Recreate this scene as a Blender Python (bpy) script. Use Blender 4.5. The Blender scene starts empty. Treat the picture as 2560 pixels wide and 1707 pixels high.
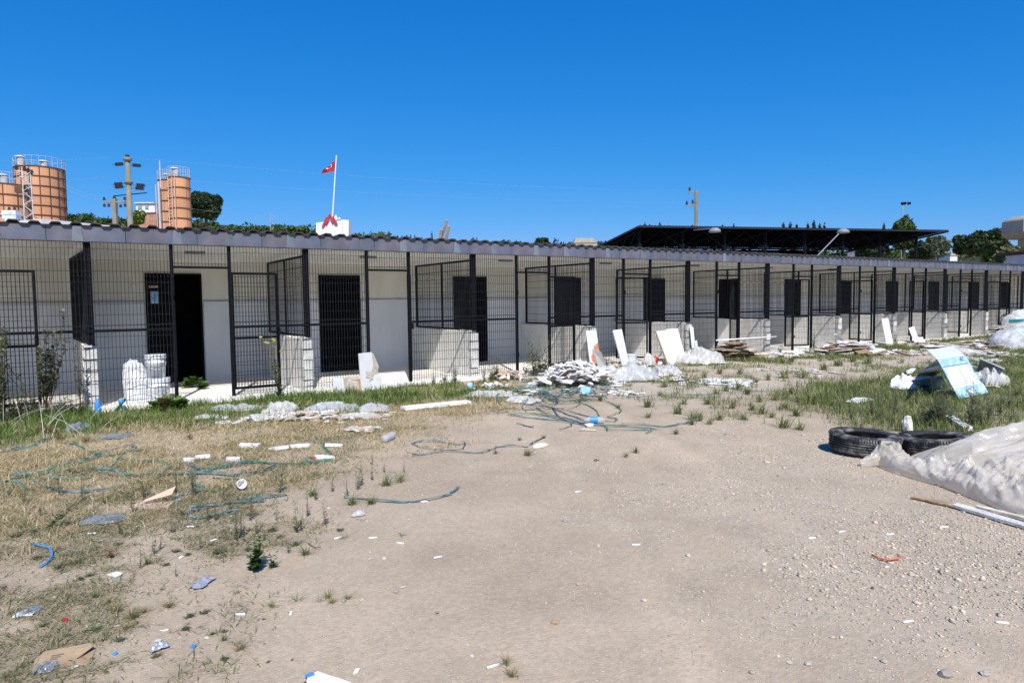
import bpy, math, random
import numpy as np
from mathutils import Vector, Matrix, noise as mnoise
R_ = math.radians
# ---------------------------------------------------------------- camera, light, exposure
scene = bpy.context.scene
FPX, CX, CY, HC = 1703.0, 1280.0, 853.5, 1.55
def _n(v):
    v = np.array(v, float); return v / np.linalg.norm(v)
_X = _n([3894 - CX, CY - 720, -FPX])
_Y = _n([167 - CX, CY - 762, -FPX]); _Y = _n(_Y - _X * np.dot(_X, _Y))
_Z = np.cross(_X, _Y)
RW = np.array([_X, _Y, _Z])
cam_d = bpy.data.cameras.new('camera'); cam = bpy.data.objects.new('camera', cam_d)
scene.collection.objects.link(cam); scene.camera = cam
cam_d.sensor_width = 36.0; cam_d.lens = FPX / 2560 * 36.0
cam_d.clip_start = 0.05; cam_d.clip_end = 6000
_M = Matrix([[*RW[0], 0], [*RW[1], 0], [*RW[2], HC], [0, 0, 0, 1]])
cam.matrix_world = _M
SUN_EL, SUN_AZ = 49.0, 22.0            # travel direction of the light turned from +Y towards +X
world = bpy.data.worlds.new('World'); scene.world = world; world.use_nodes = True
wn = world.node_tree; wn.nodes.clear()
sky = wn.nodes.new('ShaderNodeTexSky'); sky.sky_type = 'NISHITA'; sky.sun_disc = False
sky.sun_elevation = R_(SUN_EL); sky.sun_rotation = R_(180 + SUN_AZ)
sky.air_density = 1.0; sky.dust_density = 0.25; sky.ozone_density = 3.0; sky.altitude = 0
EV = 0.48; SKY = 0.10
bg = wn.nodes.new('ShaderNodeBackground'); bg.inputs[1].default_value = SKY
wo = wn.nodes.new('ShaderNodeOutputWorld')
sep = wn.nodes.new('ShaderNodeSeparateColor'); cmb = wn.nodes.new('ShaderNodeCombineColor')
wn.links.new(sky.outputs[0], sep.inputs[0])
for i, (ga, gp) in enumerate(((.995, 2.14), (.675, .807), (1.087, .52))):      # deep clear-air blue: one power curve per channel over the whole sky
    m1 = wn.nodes.new('ShaderNodeMath'); m1.operation = 'MULTIPLY'; m1.inputs[1].default_value = .0943
    m2 = wn.nodes.new('ShaderNodeMath'); m2.operation = 'POWER'; m2.inputs[1].default_value = gp
    m3 = wn.nodes.new('ShaderNodeMath'); m3.operation = 'MULTIPLY'; m3.inputs[1].default_value = ga / (SKY * 2 ** EV)
    wn.links.new(sep.outputs[i], m1.inputs[0]); wn.links.new(m1.outputs[0], m2.inputs[0]); wn.links.new(m2.outputs[0], m3.inputs[0]); wn.links.new(m3.outputs[0], cmb.inputs[i])
wn.links.new(cmb.outputs[0], bg.inputs[0]); wn.links.new(bg.outputs[0], wo.inputs[0])
sun_d = bpy.data.lights.new('sun', 'SUN'); sun_d.energy = 4.2; sun_d.angle = R_(0.53); sun_d.color = (1.0, 0.955, 0.89)
sun = bpy.data.objects.new('sun', sun_d); scene.collection.objects.link(sun)
_t = Vector((math.sin(R_(SUN_AZ)) * math.cos(R_(SUN_EL)), math.cos(R_(SUN_AZ)) * math.cos(R_(SUN_EL)), -math.sin(R_(SUN_EL))))
sun.rotation_euler = _t.to_track_quat('-Z', 'Y').to_euler()
scene.view_settings.view_transform = 'Standard'; scene.view_settings.look = 'None'
scene.view_settings.exposure = EV; scene.view_settings.gamma = 1.0
scene.view_settings.use_curve_mapping = False
scene.render.engine = 'CYCLES'; scene.cycles.diffuse_bounces = 8; scene.cycles.max_bounces = 14; scene.cycles.transparent_max_bounces = 16

# ---------------------------------------------------------------- helpers
COL = scene.collection
GZ = -0.07
def _ray(px, py): return RW @ np.array([px - CX, CY - py, -FPX])
def G(px, py, z=GZ):
    d = _ray(px, py); t = (z - HC) / d[2]; p = d * t; return Vector((p[0], p[1], z))
def at(px, py, depth):
    d = _ray(px, py) * (depth / FPX); return Vector((d[0], d[1], d[2] + HC))
def onY(px, py, y):
    d = _ray(px, py); t = y / d[1]; return Vector((d[0] * t, y, d[2] * t + HC))
def ppm(p):
    """photo pixels per metre at world point p"""
    c = RW.T @ np.array([p[0], p[1], p[2] - HC]); return FPX / max(0.5, -c[2])

def _h(ix, iy, s):
    n = (ix * 374761393 + iy * 668265263 + s * 974634777) & 0xFFFFFFFF
    n = ((n ^ (n >> 13)) * 1274126177) & 0xFFFFFFFF
    return ((n ^ (n >> 16)) & 0xFFFF) / 65535.0
def vnoise(x, y, s=0):
    x = np.asarray(x, float); y = np.asarray(y, float)
    ix = np.floor(x).astype(np.int64); iy = np.floor(y).astype(np.int64)
    fx = x - ix; fy = y - iy; fx = fx * fx * (3 - 2 * fx); fy = fy * fy * (3 - 2 * fy)
    a = _h(ix, iy, s); b = _h(ix + 1, iy, s); c = _h(ix, iy + 1, s); d = _h(ix + 1, iy + 1, s)
    return (a * (1 - fx) + b * fx) * (1 - fy) + (c * (1 - fx) + d * fx) * fy
def fbm(x, y, s=0, o=4):
    r = 0; a = .5; t = 0
    for i in range(o):
        r = r + a * vnoise(x * 2 ** i, y * 2 ** i, s + i * 17); t += a; a *= .5
    return r / t
def ridg(x, y, s=0, o=3):
    r = 0; a = .5; t = 0
    for i in range(o):
        r = r + a * (1 - np.abs(2 * vnoise(x * 2 ** i, y * 2 ** i, s + i * 17) - 1)); t += a; a *= .5
    return r / t

class MB:
    def __init__(s): s.v = []; s.f = []
    def add(s, vs, fs):
        o = len(s.v); s.v.extend([tuple(p) for p in vs]); s.f.extend([tuple(i + o for i in q) for q in fs]); return s
    def box(s, x0, x1, y0, y1, z0, z1):
        return s.add([(x0,y0,z0),(x1,y0,z0),(x1,y1,z0),(x0,y1,z0),(x0,y0,z1),(x1,y0,z1),(x1,y1,z1),(x0,y1,z1)],
                     [(0,3,2,1),(4,5,6,7),(0,1,5,4),(1,2,6,5),(2,3,7,6),(3,0,4,7)])
    def obox(s, c, ax, ay, az):
        c = Vector(c); ax = Vector(ax); ay = Vector(ay); az = Vector(az)
        vs = [c + i * ax + j * ay + k * az for k in (-1, 1) for (i, j) in ((-1,-1),(1,-1),(1,1),(-1,1))]
        return s.add(vs, [(0,3,2,1),(4,5,6,7),(0,1,5,4),(1,2,6,5),(2,3,7,6),(3,0,4,7)])
    def bar(s, a, b, w, h=None, up=(0,0,1), caps=True):
        a = Vector(a); b = Vector(b); h = w if h is None else h
        d = (b - a).normalized(); u = Vector(up)
        if abs(d.dot(u)) > .98: u = Vector((0, 1, 0))
        r = d.cross(u).normalized(); u = r.cross(d).normalized()
        r = r * w / 2; u = u * h / 2
        vs = [a - r - u, a + r - u, a + r + u, a - r + u, b - r - u, b + r - u, b + r + u, b - r + u]
        fs = [(0,1,5,4),(1,2,6,5),(2,3,7,6),(3,0,4,7)]
        if caps: fs += [(0,3,2,1),(4,5,6,7)]
        return s.add(vs, fs)
    def tube(s, pts, r, n=8, caps=True):
        pts = [Vector(p) for p in pts]; rr = r if isinstance(r, (list, tuple)) else [r] * len(pts)
        o = len(s.v); up = Vector((0, 0, 1))
        for i, p in enumerate(pts):
            d = (pts[min(i + 1, len(pts) - 1)] - pts[max(i - 1, 0)]).normalized()
            u = up if abs(d.dot(up)) < .97 else Vector((0, 1, 0))
            a = d.cross(u).normalized(); b = a.cross(d)
            for k in range(n):
                t = 2 * math.pi * k / n; q = p + (a * math.cos(t) + b * math.sin(t)) * rr[i]; s.v.append(tuple(q))
        for i in range(len(pts) - 1):
            for k in range(n):
                k2 = (k + 1) % n; s.f.append((o + i*n + k, o + i*n + k2, o + (i+1)*n + k2, o + (i+1)*n + k))
        if caps:
            s.f.append(tuple(o + k for k in range(n))[::-1]); e = o + (len(pts) - 1) * n; s.f.append(tuple(e + k for k in range(n)))
        return s
    def lathe(s, prof, n=24, c=(0, 0, 0), close=False):
        o = len(s.v); m = len(prof)
        for (r, z) in prof:
            for k in range(n):
                t = 2 * math.pi * k / n; s.v.append((c[0] + r * math.cos(t), c[1] + r * math.sin(t), c[2] + z))
        for i in range(m if close else m - 1):
            j = (i + 1) % m
            for k in range(n):
                k2 = (k + 1) % n; s.f.append((o + i*n + k, o + i*n + k2, o + j*n + k2, o + j*n + k))
        return s
    def prism(s, poly, a, b, o3, d):
        """poly 2d points in plane (a,b) at origin o3, extruded by d"""
        a = Vector(a); b = Vector(b); o3 = Vector(o3); d = Vector(d); n = len(poly)
        vs = [o3 + a * p[0] + b * p[1] for p in poly] + [o3 + a * p[0] + b * p[1] + d for p in poly]
        fs = [tuple(range(n))[::-1], tuple(range(n, 2 * n))] + [(i, (i+1) % n, n + (i+1) % n, n + i) for i in range(n)]
        return s.add(vs, fs)
    def mesh(s, name, mat=None, smooth=False):
        me = bpy.data.meshes.new(name); me.from_pydata(s.v, [], s.f); me.validate()
        if mat: me.materials.append(mat)
        if smooth: me.polygons.foreach_set('use_smooth', [True] * len(me.polygons))
        me.update(); return me
    def build(s, name, mat=None, parent=None, smooth=False, kind=None, loc=None, label=None):
        return link(name, s.mesh(name, mat, smooth), parent, kind, loc, label)
def link(name, me, parent=None, kind=None, loc=None, label=None, rot=None):
    o = bpy.data.objects.new(name, me); COL.objects.link(o)
    if parent: o.parent = parent
    if loc is not None: o.location = loc
    if rot is not None: o.rotation_euler = rot
    if kind: o['kind'] = kind
    if label: o['label'] = label
    return o
def tag(o, label, cat, group=None):
    o['label'] = label; o['category'] = cat
    if group: o['group'] = group
    return o
def thing(name, label, cat, loc=(0, 0, 0), rz=0, group=None):
    o = bpy.data.objects.new(name, None); COL.objects.link(o); o.empty_display_size = .1
    o.location = loc; o.rotation_euler = (0, 0, rz); return tag(o, label, cat, group)
def struct(o): o['kind'] = 'structure'; return o
def npmesh(name, V, F, mat, col=None, smooth=False):
    """V (n,3) float, F (m,k) int, col (n,3)"""
    me = bpy.data.meshes.new(name); V = np.asarray(V, np.float32); F = np.asarray(F, np.int32); k = F.shape[1]
    me.vertices.add(len(V)); me.vertices.foreach_set('co', V.ravel())
    me.loops.add(F.size); me.loops.foreach_set('vertex_index', F.ravel())
    me.polygons.add(len(F)); me.polygons.foreach_set('loop_start', np.arange(0, F.size, k, dtype=np.int32))
    me.polygons.foreach_set('loop_total', np.full(len(F), k, np.int32))
    if smooth: me.polygons.foreach_set('use_smooth', np.ones(len(F), bool))
    me.update(calc_edges=True)
    if col is not None:
        a = me.attributes.new('tint', 'FLOAT_COLOR', 'POINT')
        c = np.ones((len(V), 4), np.float32); c[:, :3] = col; a.data.foreach_set('color', c.ravel())
    if mat: me.materials.append(mat)
    return me

# ---------------------------------------------------------------- materials
def _base(name):
    m = bpy.data.materials.new(name); m.use_nodes = True; nt = m.node_tree; return m, nt, nt.nodes['Principled BSDF']
def mat(name, col, rough=.8, var=.15, scale=6, bump=0., bscale=40, metal=0., spec=.3, dirt=None, dscale=2., damt=.5, rnd=0., detail=6, thr=.5, sz=1.):
    """noise-varied colour; dirt = second colour in blotches; rnd = brightness change per object"""
    m, nt, b = _base(name); N = nt.nodes; L = nt.links
    tc = N.new('ShaderNodeTexCoord'); n1 = N.new('ShaderNodeTexNoise'); n1.inputs['Scale'].default_value = scale; n1.inputs['Detail'].default_value = detail
    mpg = N.new('ShaderNodeMapping'); mpg.inputs['Scale'].default_value = (1, 1, sz); L.new(tc.outputs['Object'], mpg.inputs['Vector']); pv = mpg.outputs[0]
    L.new(pv, n1.inputs['Vector'])
    mr = N.new('ShaderNodeMapRange'); mr.inputs[1].default_value = .3; mr.inputs[2].default_value = .7
    mr.inputs[3].default_value = 1 - var; mr.inputs[4].default_value = 1 + var; L.new(n1.outputs[0], mr.inputs[0])
    rgb = N.new('ShaderNodeRGB'); rgb.outputs[0].default_value = (*col, 1); cur = rgb.outputs[0]
    if dirt is not None:
        n2 = N.new('ShaderNodeTexNoise'); n2.inputs['Scale'].default_value = dscale; n2.inputs['Detail'].default_value = 8; n2.inputs['Roughness'].default_value = .65
        L.new(pv, n2.inputs['Vector'])
        m2 = N.new('ShaderNodeMapRange'); m2.inputs[1].default_value = thr - .06; m2.inputs[2].default_value = thr + .12; m2.inputs[4].default_value = damt
        L.new(n2.outputs[0], m2.inputs[0])
        mx = N.new('ShaderNodeMixRGB'); mx.inputs[2].default_value = (*dirt, 1); L.new(m2.outputs[0], mx.inputs[0]); L.new(cur, mx.inputs[1]); cur = mx.outputs[0]
    vm = N.new('ShaderNodeVectorMath'); vm.operation = 'SCALE'; L.new(cur, vm.inputs[0]); L.new(mr.outputs[0], vm.inputs['Scale']); cur = vm.outputs[0]
    if rnd:
        oi = N.new('ShaderNodeObjectInfo'); m3 = N.new('ShaderNodeMapRange'); m3.inputs[3].default_value = 1 - rnd; m3.inputs[4].default_value = 1 + rnd
        L.new(oi.outputs['Random'], m3.inputs[0]); v2 = N.new('ShaderNodeVectorMath'); v2.operation = 'SCALE'; L.new(cur, v2.inputs[0]); L.new(m3.outputs[0], v2.inputs['Scale']); cur = v2.outputs[0]
    L.new(cur, b.inputs['Base Color']); b.inputs['Roughness'].default_value = rough; b.inputs['Metallic'].default_value = metal
    b.inputs['Specular IOR Level'].default_value = spec
    if bump:
        n3 = N.new('ShaderNodeTexNoise'); n3.inputs['Scale'].default_value = bscale; n3.inputs['Detail'].default_value = 5; L.new(tc.outputs['Object'], n3.inputs['Vector'])
        bp = N.new('ShaderNodeBump'); bp.inputs['Strength'].default_value = bump; bp.inputs['Distance'].default_value = .02; L.new(n3.outputs[0], bp.inputs['Height']); L.new(bp.outputs[0], b.inputs['Normal'])
    return m
def mat_tint(name, rough=.7, trans=0., spec=.2):
    m, nt, b = _base(name); a = nt.nodes.new('ShaderNodeAttribute'); a.attribute_name = 'tint'
    nt.links.new(a.outputs['Color'], b.inputs['Base Color']); b.inputs['Roughness'].default_value = rough; b.inputs['Specular IOR Level'].default_value = spec
    if trans:
        t = nt.nodes.new('ShaderNodeBsdfTranslucent'); nt.links.new(a.outputs['Color'], t.inputs[0])
        mx = nt.nodes.new('ShaderNodeMixShader'); mx.inputs[0].default_value = trans
        out = nt.nodes['Material Output']; nt.links.new(b.outputs[0], mx.inputs[1]); nt.links.new(t.outputs[0], mx.inputs[2]); nt.links.new(mx.outputs[0], out.inputs[0])
    return m
def mat_film(name, col, alpha=.7, rough=.25, spec=.6):
    m, nt, b = _base(name); b.inputs['Base Color'].default_value = (*col, 1); b.inputs['Roughness'].default_value = rough; b.inputs['Specular IOR Level'].default_value = spec
    N = nt.nodes; L = nt.links
    tc = N.new('ShaderNodeTexCoord'); n1 = N.new('ShaderNodeTexNoise'); n1.inputs['Scale'].default_value = 3; n1.inputs['Detail'].default_value = 6; L.new(tc.outputs['Object'], n1.inputs['Vector'])
    cr = N.new('ShaderNodeMixRGB'); cr.inputs[1].default_value = (*col, 1); cr.inputs[2].default_value = (col[0]*.8, col[1]*.74, col[2]*.64, 1); 
    mp = N.new('ShaderNodeMapRange'); mp.inputs[1].default_value = .45; mp.inputs[2].default_value = .75; L.new(n1.outputs[0], mp.inputs[0]); L.new(mp.outputs[0], cr.inputs[0]); L.new(cr.outputs[0], b.inputs['Base Color'])
    n2 = N.new('ShaderNodeTexNoise'); n2.inputs['Scale'].default_value = 22; n2.inputs['Detail'].default_value = 4; n2.inputs['Distortion'].default_value = 1.2; L.new(tc.outputs['Object'], n2.inputs['Vector'])
    bp = N.new('ShaderNodeBump'); bp.inputs['Strength'].default_value = .28; bp.inputs['Distance'].default_value = .02; L.new(n2.outputs[0], bp.inputs['Height']); L.new(bp.outputs[0], b.inputs['Normal'])
    t = N.new('ShaderNodeBsdfTranslucent'); t.inputs[0].default_value = (*col, 1)
    m1 = N.new('ShaderNodeMixShader'); m1.inputs[0].default_value = .3; L.new(b.outputs[0], m1.inputs[1]); L.new(t.outputs[0], m1.inputs[2])
    tr = N.new('ShaderNodeBsdfTransparent'); m2 = N.new('ShaderNodeMixShader'); m2.inputs[0].default_value = alpha
    L.new(tr.outputs[0], m2.inputs[1]); L.new(m1.outputs[0], m2.inputs[2]); L.new(m2.outputs[0], N['Material Output'].inputs[0])
    return m
M = dict(
    steel=mat('black_painted_steel', (.0045,.005,.007), .6, .3, 25, spec=.14, dirt=(.12,.12,.13), dscale=18, damt=.25, thr=.69),
    wire=mat('dark_grey_wire', (.012,.013,.016), .55, .2, 20, spec=.3),
    wall=mat('beige_render', (.74,.73,.63), .9, .05, 3, bump=.15, bscale=60, dirt=(.60,.54,.43), dscale=1.6, damt=.45, thr=.57, sz=.35),
    dado=mat('grey_marble_panel', (.74,.75,.75), .5, .05, 2, dirt=(.60,.60,.58), dscale=2.2, damt=.5, thr=.57, sz=.3),
    ceil=mat('cream_ceiling_paint', (.90,.89,.84), .9, .03, 2),
    slab=mat('pale_cement_slab', (.82,.79,.74), .85, .08, 5, bump=.2, dirt=(.52,.48,.42), dscale=2.2, damt=.4, thr=.6),
    plaster=mat('white_plaster', (.80,.79,.76), .85, .08, 7, bump=.35, bscale=45, dirt=(.56,.53,.48), dscale=2.5, damt=.4, thr=.58, sz=.5),
    block=mat('white_cement_block', (.66,.65,.61), .9, .18, 14, bump=.8, bscale=60, dirt=(.36,.33,.29), dscale=7, damt=.6, thr=.53, rnd=.08),
    fascia=mat('grey_galvanised_fascia', (.125,.12,.145), .45, .2, 4, spec=.5, dirt=(.09,.12,.17), dscale=2.4, damt=.7, thr=.52, rnd=.08),
    strip=mat('pale_fascia_strip', (.145,.165,.19), .45, .15, 6, rnd=.3),
    roof=mat('weathered_roof_sheet', (.25,.225,.19), .9, .3, 5, bump=.4, bscale=30, dirt=(.15,.135,.11), dscale=3, damt=.6, thr=.5),
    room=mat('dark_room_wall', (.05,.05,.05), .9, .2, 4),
    door=mat('black_door_sheet', (.004,.004,.005), .6, .2, 10, spec=.1),
    white=mat('white_board', (.74,.74,.73), .55, .05, 8, bump=.1, dirt=(.62,.60,.56), dscale=5, damt=.45, thr=.6),
    wood=mat('raw_chipboard', (.36,.25,.15), .9, .3, 30, bump=.4, dirt=(.22,.15,.1), dscale=8, damt=.6, rnd=.25),
    tan=mat('pale_broken_board', (.56,.50,.42), .9, .2, 18, bump=.4, dirt=(.40,.33,.25), dscale=6, damt=.5, rnd=.2),
    orange=mat('faded_orange_sheet', (.52,.22,.13), .8, .15, 12, dirt=(.6,.5,.42), dscale=6, damt=.6, thr=.56),
    bwhite=mat('white_plastic', (.78,.79,.81), .35, .06, 8, dirt=(.6,.58,.54), dscale=6, damt=.4, thr=.6),
    rubber=mat('dusty_tyre_rubber', (.028,.029,.031), .75, .3, 14, bump=.25, bscale=50, dirt=(.24,.22,.20), dscale=7, damt=.75, thr=.53),
    card=mat('brown_cardboard', (.40,.29,.18), .9, .12, 14, dirt=(.26,.18,.11), dscale=6, damt=.5),
    pinkcard=mat('pale_pink_card', (.58,.43,.34), .9, .1, 14, dirt=(.42,.30,.22), dscale=6, damt=.5),
    blue=mat('bright_blue_plastic', (.05,.27,.62), .4, .1, 8),
    ltblue=mat('light_blue_card', (.30,.55,.78), .5, .12, 8, dirt=(.62,.75,.85), dscale=4, damt=.8, thr=.5),
    lilac=mat('pale_lilac_card', (.50,.54,.65), .5, .04, 5),
    greyblue=mat('grey_poster_blue', (.36,.42,.52), .5, .12, 4, dirt=(.22,.34,.62), dscale=1.8, damt=.8, thr=.52),  # grey-blue card with stronger blue blotches
    ink=mat('printed_ink', (.20,.23,.30), .7, .3, 30), palink=mat('faint_print', (.50,.57,.66), .7, .2, 30),
    strapg=mat('green_strap', (.02,.13,.075), .5, .3, 7, spec=.4, dirt=(.15,.21,.19), dscale=9, damt=.8, thr=.5),
    strapb=mat('blue_green_strap', (.03,.09,.10), .5, .3, 7, spec=.4, dirt=(.20,.24,.24), dscale=9, damt=.8, thr=.5),
    film=mat_film('milky_plastic_film', (.78,.74,.66), .60, .16), clear=mat_film('clear_plastic', (.74,.76,.78), .68, .15),
    haze_film=mat_film('dirty_film', (.74,.74,.72), .82, .3), slate=mat_film('grey_wet_film', (.30,.34,.38), .8, .2),
    red=mat('red_plastic', (.5,.03,.025), .5, .1, 8), rust=mat('rust_brown_paper', (.35,.10,.04), .8, .2, 14),
    conc=mat('pole_concrete', (.23,.215,.175), .9, .18, 3, bump=.3, dirt=(.12,.11,.08), dscale=1.5, damt=.6),
    towerc=mat('tower_concrete', (.38,.35,.28), .9, .1, 1.5, bump=.2, dirt=(.30,.28,.24), dscale=.6, damt=.5),
    insul=mat('brown_insulator', (.035,.03,.03), .3, .2, 20, spec=.6), insw=mat('pale_insulator_shed', (.35,.34,.34), .3, .2, 20),
    silo=mat('faded_orange_silo_paint', (.62,.30,.155), .75, .1, .7, dirt=(.40,.27,.17), dscale=2.4, damt=.75, thr=.50, rnd=.12, sz=.12),
    silod=mat('dark_silo_seam', (.12,.06,.035), .8, .2, 3), galv=mat('galvanised_steel', (.50,.51,.52), .5, .15, 6, dirt=(.34,.33,.31), dscale=2, damt=.5),
    grey=mat('weathered_grey_metal', (.33,.33,.31), .7, .2, 3), pinkp=mat('pale_pink_pipe', (.62,.45,.38), .7, .1, 4),
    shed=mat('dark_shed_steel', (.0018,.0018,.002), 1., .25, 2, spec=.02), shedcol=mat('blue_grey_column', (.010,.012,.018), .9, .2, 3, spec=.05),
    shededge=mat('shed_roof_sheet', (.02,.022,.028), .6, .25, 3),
    lamp=mat('grey_lamp_hood', (.24,.25,.27), .5, .1, 5), wpaint=mat('white_paint', (.62,.63,.65), .6, .06, 2, dirt=(.6,.58,.54), dscale=.7, damt=.4, thr=.58),
    brick=mat('red_brick', (.36,.17,.11), .9, .25, 6, dirt=(.45,.32,.25), dscale=2, damt=.6, rnd=.15),
    glass=mat('blue_window_glass', (.18,.33,.40), .1, .2, 2, spec=.8), redroof=mat('dark_red_roof', (.13,.05,.035), .8, .2, 3),
    flag=mat('red_flag_cloth', (.38,.035,.04), .8, .05, 5), flagd=mat('white_emblem_cloth', (.8,.8,.8), .8, .02, 5),
    bark=mat('grey_brown_bark', (.14,.105,.075), .95, .3, 8, bump=.6), twig=mat('reddish_stem', (.19,.115,.07), .9, .25, 20, bump=.5),
    chute=mat('brown_metal_chute', (.20,.15,.125), .6, .2, 3), stone=mat('grey_stone', (.40,.36,.31), .9, .15, 20, bump=.3, rnd=.25),
    leaf=mat_tint('leaf_green', .6, .3), grass=mat_tint('grass_blade', .65, .3), tint=mat_tint('pebbles', .9),
    teal=mat('teal_crate', (.05,.32,.36), .5, .2, 8), wrapg=mat('wrapped_grey_bundle', (.50,.52,.54), .6, .25, 8, dirt=(.3,.3,.3), dscale=5, damt=.7),
    ceramic=mat('glazed_tile', (.72,.70,.66), .3, .1, 9), orangecord=mat('orange_cord', (.55,.15,.07), .7, .1, 20), tin=mat('dented_white_tin', (.60,.64,.70), .35, .1, 9, dirt=(.35,.38,.42), dscale=5, damt=.6),
    silvf=mat('silver_wrapper', (.55,.56,.58), .3, .3, 20, metal=.5, dirt=(.3,.12,.1), dscale=14, damt=.5, thr=.62),
)
ORD = ['first','second','third','fourth','fifth','sixth','seventh','eighth','ninth','tenth','eleventh','twelfth','thirteenth','fourteenth']
# ---------------------------------------------------------------- the kennel building
YF, YB, ZT = 12.02, 14.85, 2.485
PK = [-3.0,.27,3.53,6.92,10.05,13.20,16.38,19.85,23.04,26.48,29.72,33.0,36.3,39.6]
GL = [-2.02,1.42,4.66,7.97,10.99,14.24,17.52,20.93,24.14,27.56,30.82,34.1,37.4]
GR = [-1.16,2.28,5.50,8.82,11.85,15.13,18.40,21.80,25.03,28.44,31.72,35.0,38.3]
GA = [178,176,118,176,35,128,22,92,122,85,35,120,150]
DR = [(-2.2,-1.25),(1.28,2.28),(4.64,5.58),(7.98,8.92),(11.07,11.96),(14.36,15.24),(17.70,18.55),(21.13,22.05),(24.37,25.24),(27.75,28.63),(31.16,32.05),(34.9,35.8),(38.1,39.0)]
XA, XB = -6.2, 42.0
bld = thing('kennel_building', 'long low white kennel building with corrugated roof and a row of wire-fronted bays', 'building', ((XA+XB)/2, YB, 0))
def bpart(mb, name, m, **k):
    o = mb.build(name, m, bld, **k); o.location = (-(XA+XB)/2, -YB, 0); return o
bpart(MB().box(XA, XB, YF-.1, YB+.0, -.30, 0), 'floor_slab', M['slab'])
mb = MB(); xs = [XA] + [v for d in DR for v in d] + [XB]
for i in range(0, len(xs), 2): mb.box(xs[i], xs[i+1], YB, YB+.2, 0, 2.5)
for d in DR: mb.box(d[0], d[1], YB, YB+.2, 2.14, 2.5)
bpart(mb, 'back_wall', M['wall'])
# dado panels: one slab of stone-grey panelling between each pair of doorways
for i in range(0, len(xs), 2):
    a, b = xs[i] + (.0 if i == 0 else .025), xs[i+1] - .025
    bpart(MB().box(a, b, YB-.022, YB-.002, .0, 1.585), 'dado_panel', M['dado'])
    bpart(MB().box(a, b, YB-.03, YB-.002, 1.587, 1.605), 'dado_trim', M['grey'])
mb = MB(); n = 10
for i in range(n):   # ceiling with a soft cove into the back wall
    pass
prof = [(YF-.02, 2.475), (YB-.35, 2.47)] + [(YB-.35+.345*math.sin(t*math.pi/16), 2.47-.12*(1-math.cos(t*math.pi/16))) for t in range(1, 9)]
for (y0, z0), (y1, z1) in zip(prof[:-1], prof[1:]):
    mb.add([(XA,y0,z0),(XB,y0,z0),(XB,y1,z1),(XA,y1,z1)], [(0,1,2,3)])
bpart(mb, 'ceiling', M['ceil'], smooth=True)
bpart(MB().box(XA, XB, 19.4, 19.6, -.1, 2.4).box(XA-.2, XA, YF-.1, 19.6, -.3, 2.45).box(XB, XB+.2, YF-.1, 19.6, -.3, 2.45), 'outer_wall', M['wall'])
mb = MB()
for x in PK: mb.box(x-.08, x+.08, YB+.2, 19.4, 0, 2.45)
mb.box(XA, XB, 17.6, 17.7, 0, 2.45)
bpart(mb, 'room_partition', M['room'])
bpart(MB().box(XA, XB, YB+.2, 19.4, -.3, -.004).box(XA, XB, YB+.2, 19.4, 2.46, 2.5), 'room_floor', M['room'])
# roof: trapezoid corrugation, high at the front, thickness given by two skins
pr = .25; V = []; F = []
cols = []
x = XA - .3
while x < XB + .3:
    for dx, dz in ((0, 0), (.085, 0), (.12, .043), (.215, .043)): cols.append((x + dx, dz))
    x += pr
ys = [11.90, 13.5, 16, 19.9]; nz = len(cols)
for lay in (0, -.009):
    for y in ys:
        base = 2.716 - (y - 11.90) * .03 + lay
        for (cx, dz) in cols: V.append((cx, y, base + dz + .004 * math.sin(cx * 7.3)))
for lay in range(2):
    for j in range(len(ys) - 1):
        for i in range(nz - 1):
            o = lay * nz * len(ys) + j * nz + i; F.append((o, o + 1, o + nz + 1, o + nz))
o2 = nz * len(ys)
for i in range(nz - 1): F.append((i, i + 1, o2 + i + 1, o2 + i))
me = npmesh('roof_sheet', V, F, M['roof']); o = link('roof_sheet', me, bld); o.location = (-(XA+XB)/2, -YB, 0)
bpart(MB().box(XA-.1, XB, YF+.02, YF+.10, ZT+.01, 2.69), 'eaves_beam', M['grey'])
fp = MB().box(0, .992, YF-.075, YF-.06, ZT-.005, 2.712).box(0, .992, YF-.09, YF-.076, ZT-.005, ZT+.012).mesh('fascia_panel', M['fascia'])
fs = MB().add([(0,YF-.0785,ZT-.004),(.15,YF-.0785,ZT-.004),(.12,YF-.0785,2.70),(.02,YF-.0785,2.70),(0,YF-.0765,ZT-.004),(.15,YF-.0765,ZT-.004),(.12,YF-.0765,2.70),(.02,YF-.0765,2.70)],
      [(0,1,2,3),(4,7,6,5),(0,4,5,1),(1,5,6,2),(2,6,7,3),(3,7,4,0)]).mesh('pale_strip', M['strip'])  # narrow pale tapered strip, set just in front of the fascia panels
random.seed(3)
for i in range(int(XB - XA)):
    x = XA + i
    link('fascia_panel', fp, bld, loc=(x - (XA+XB)/2, -YB, 0))
    link('pale_strip', fs, bld, loc=(x + random.uniform(.3,.7) - (XA+XB)/2, -YB - .0125, 0))
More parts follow.
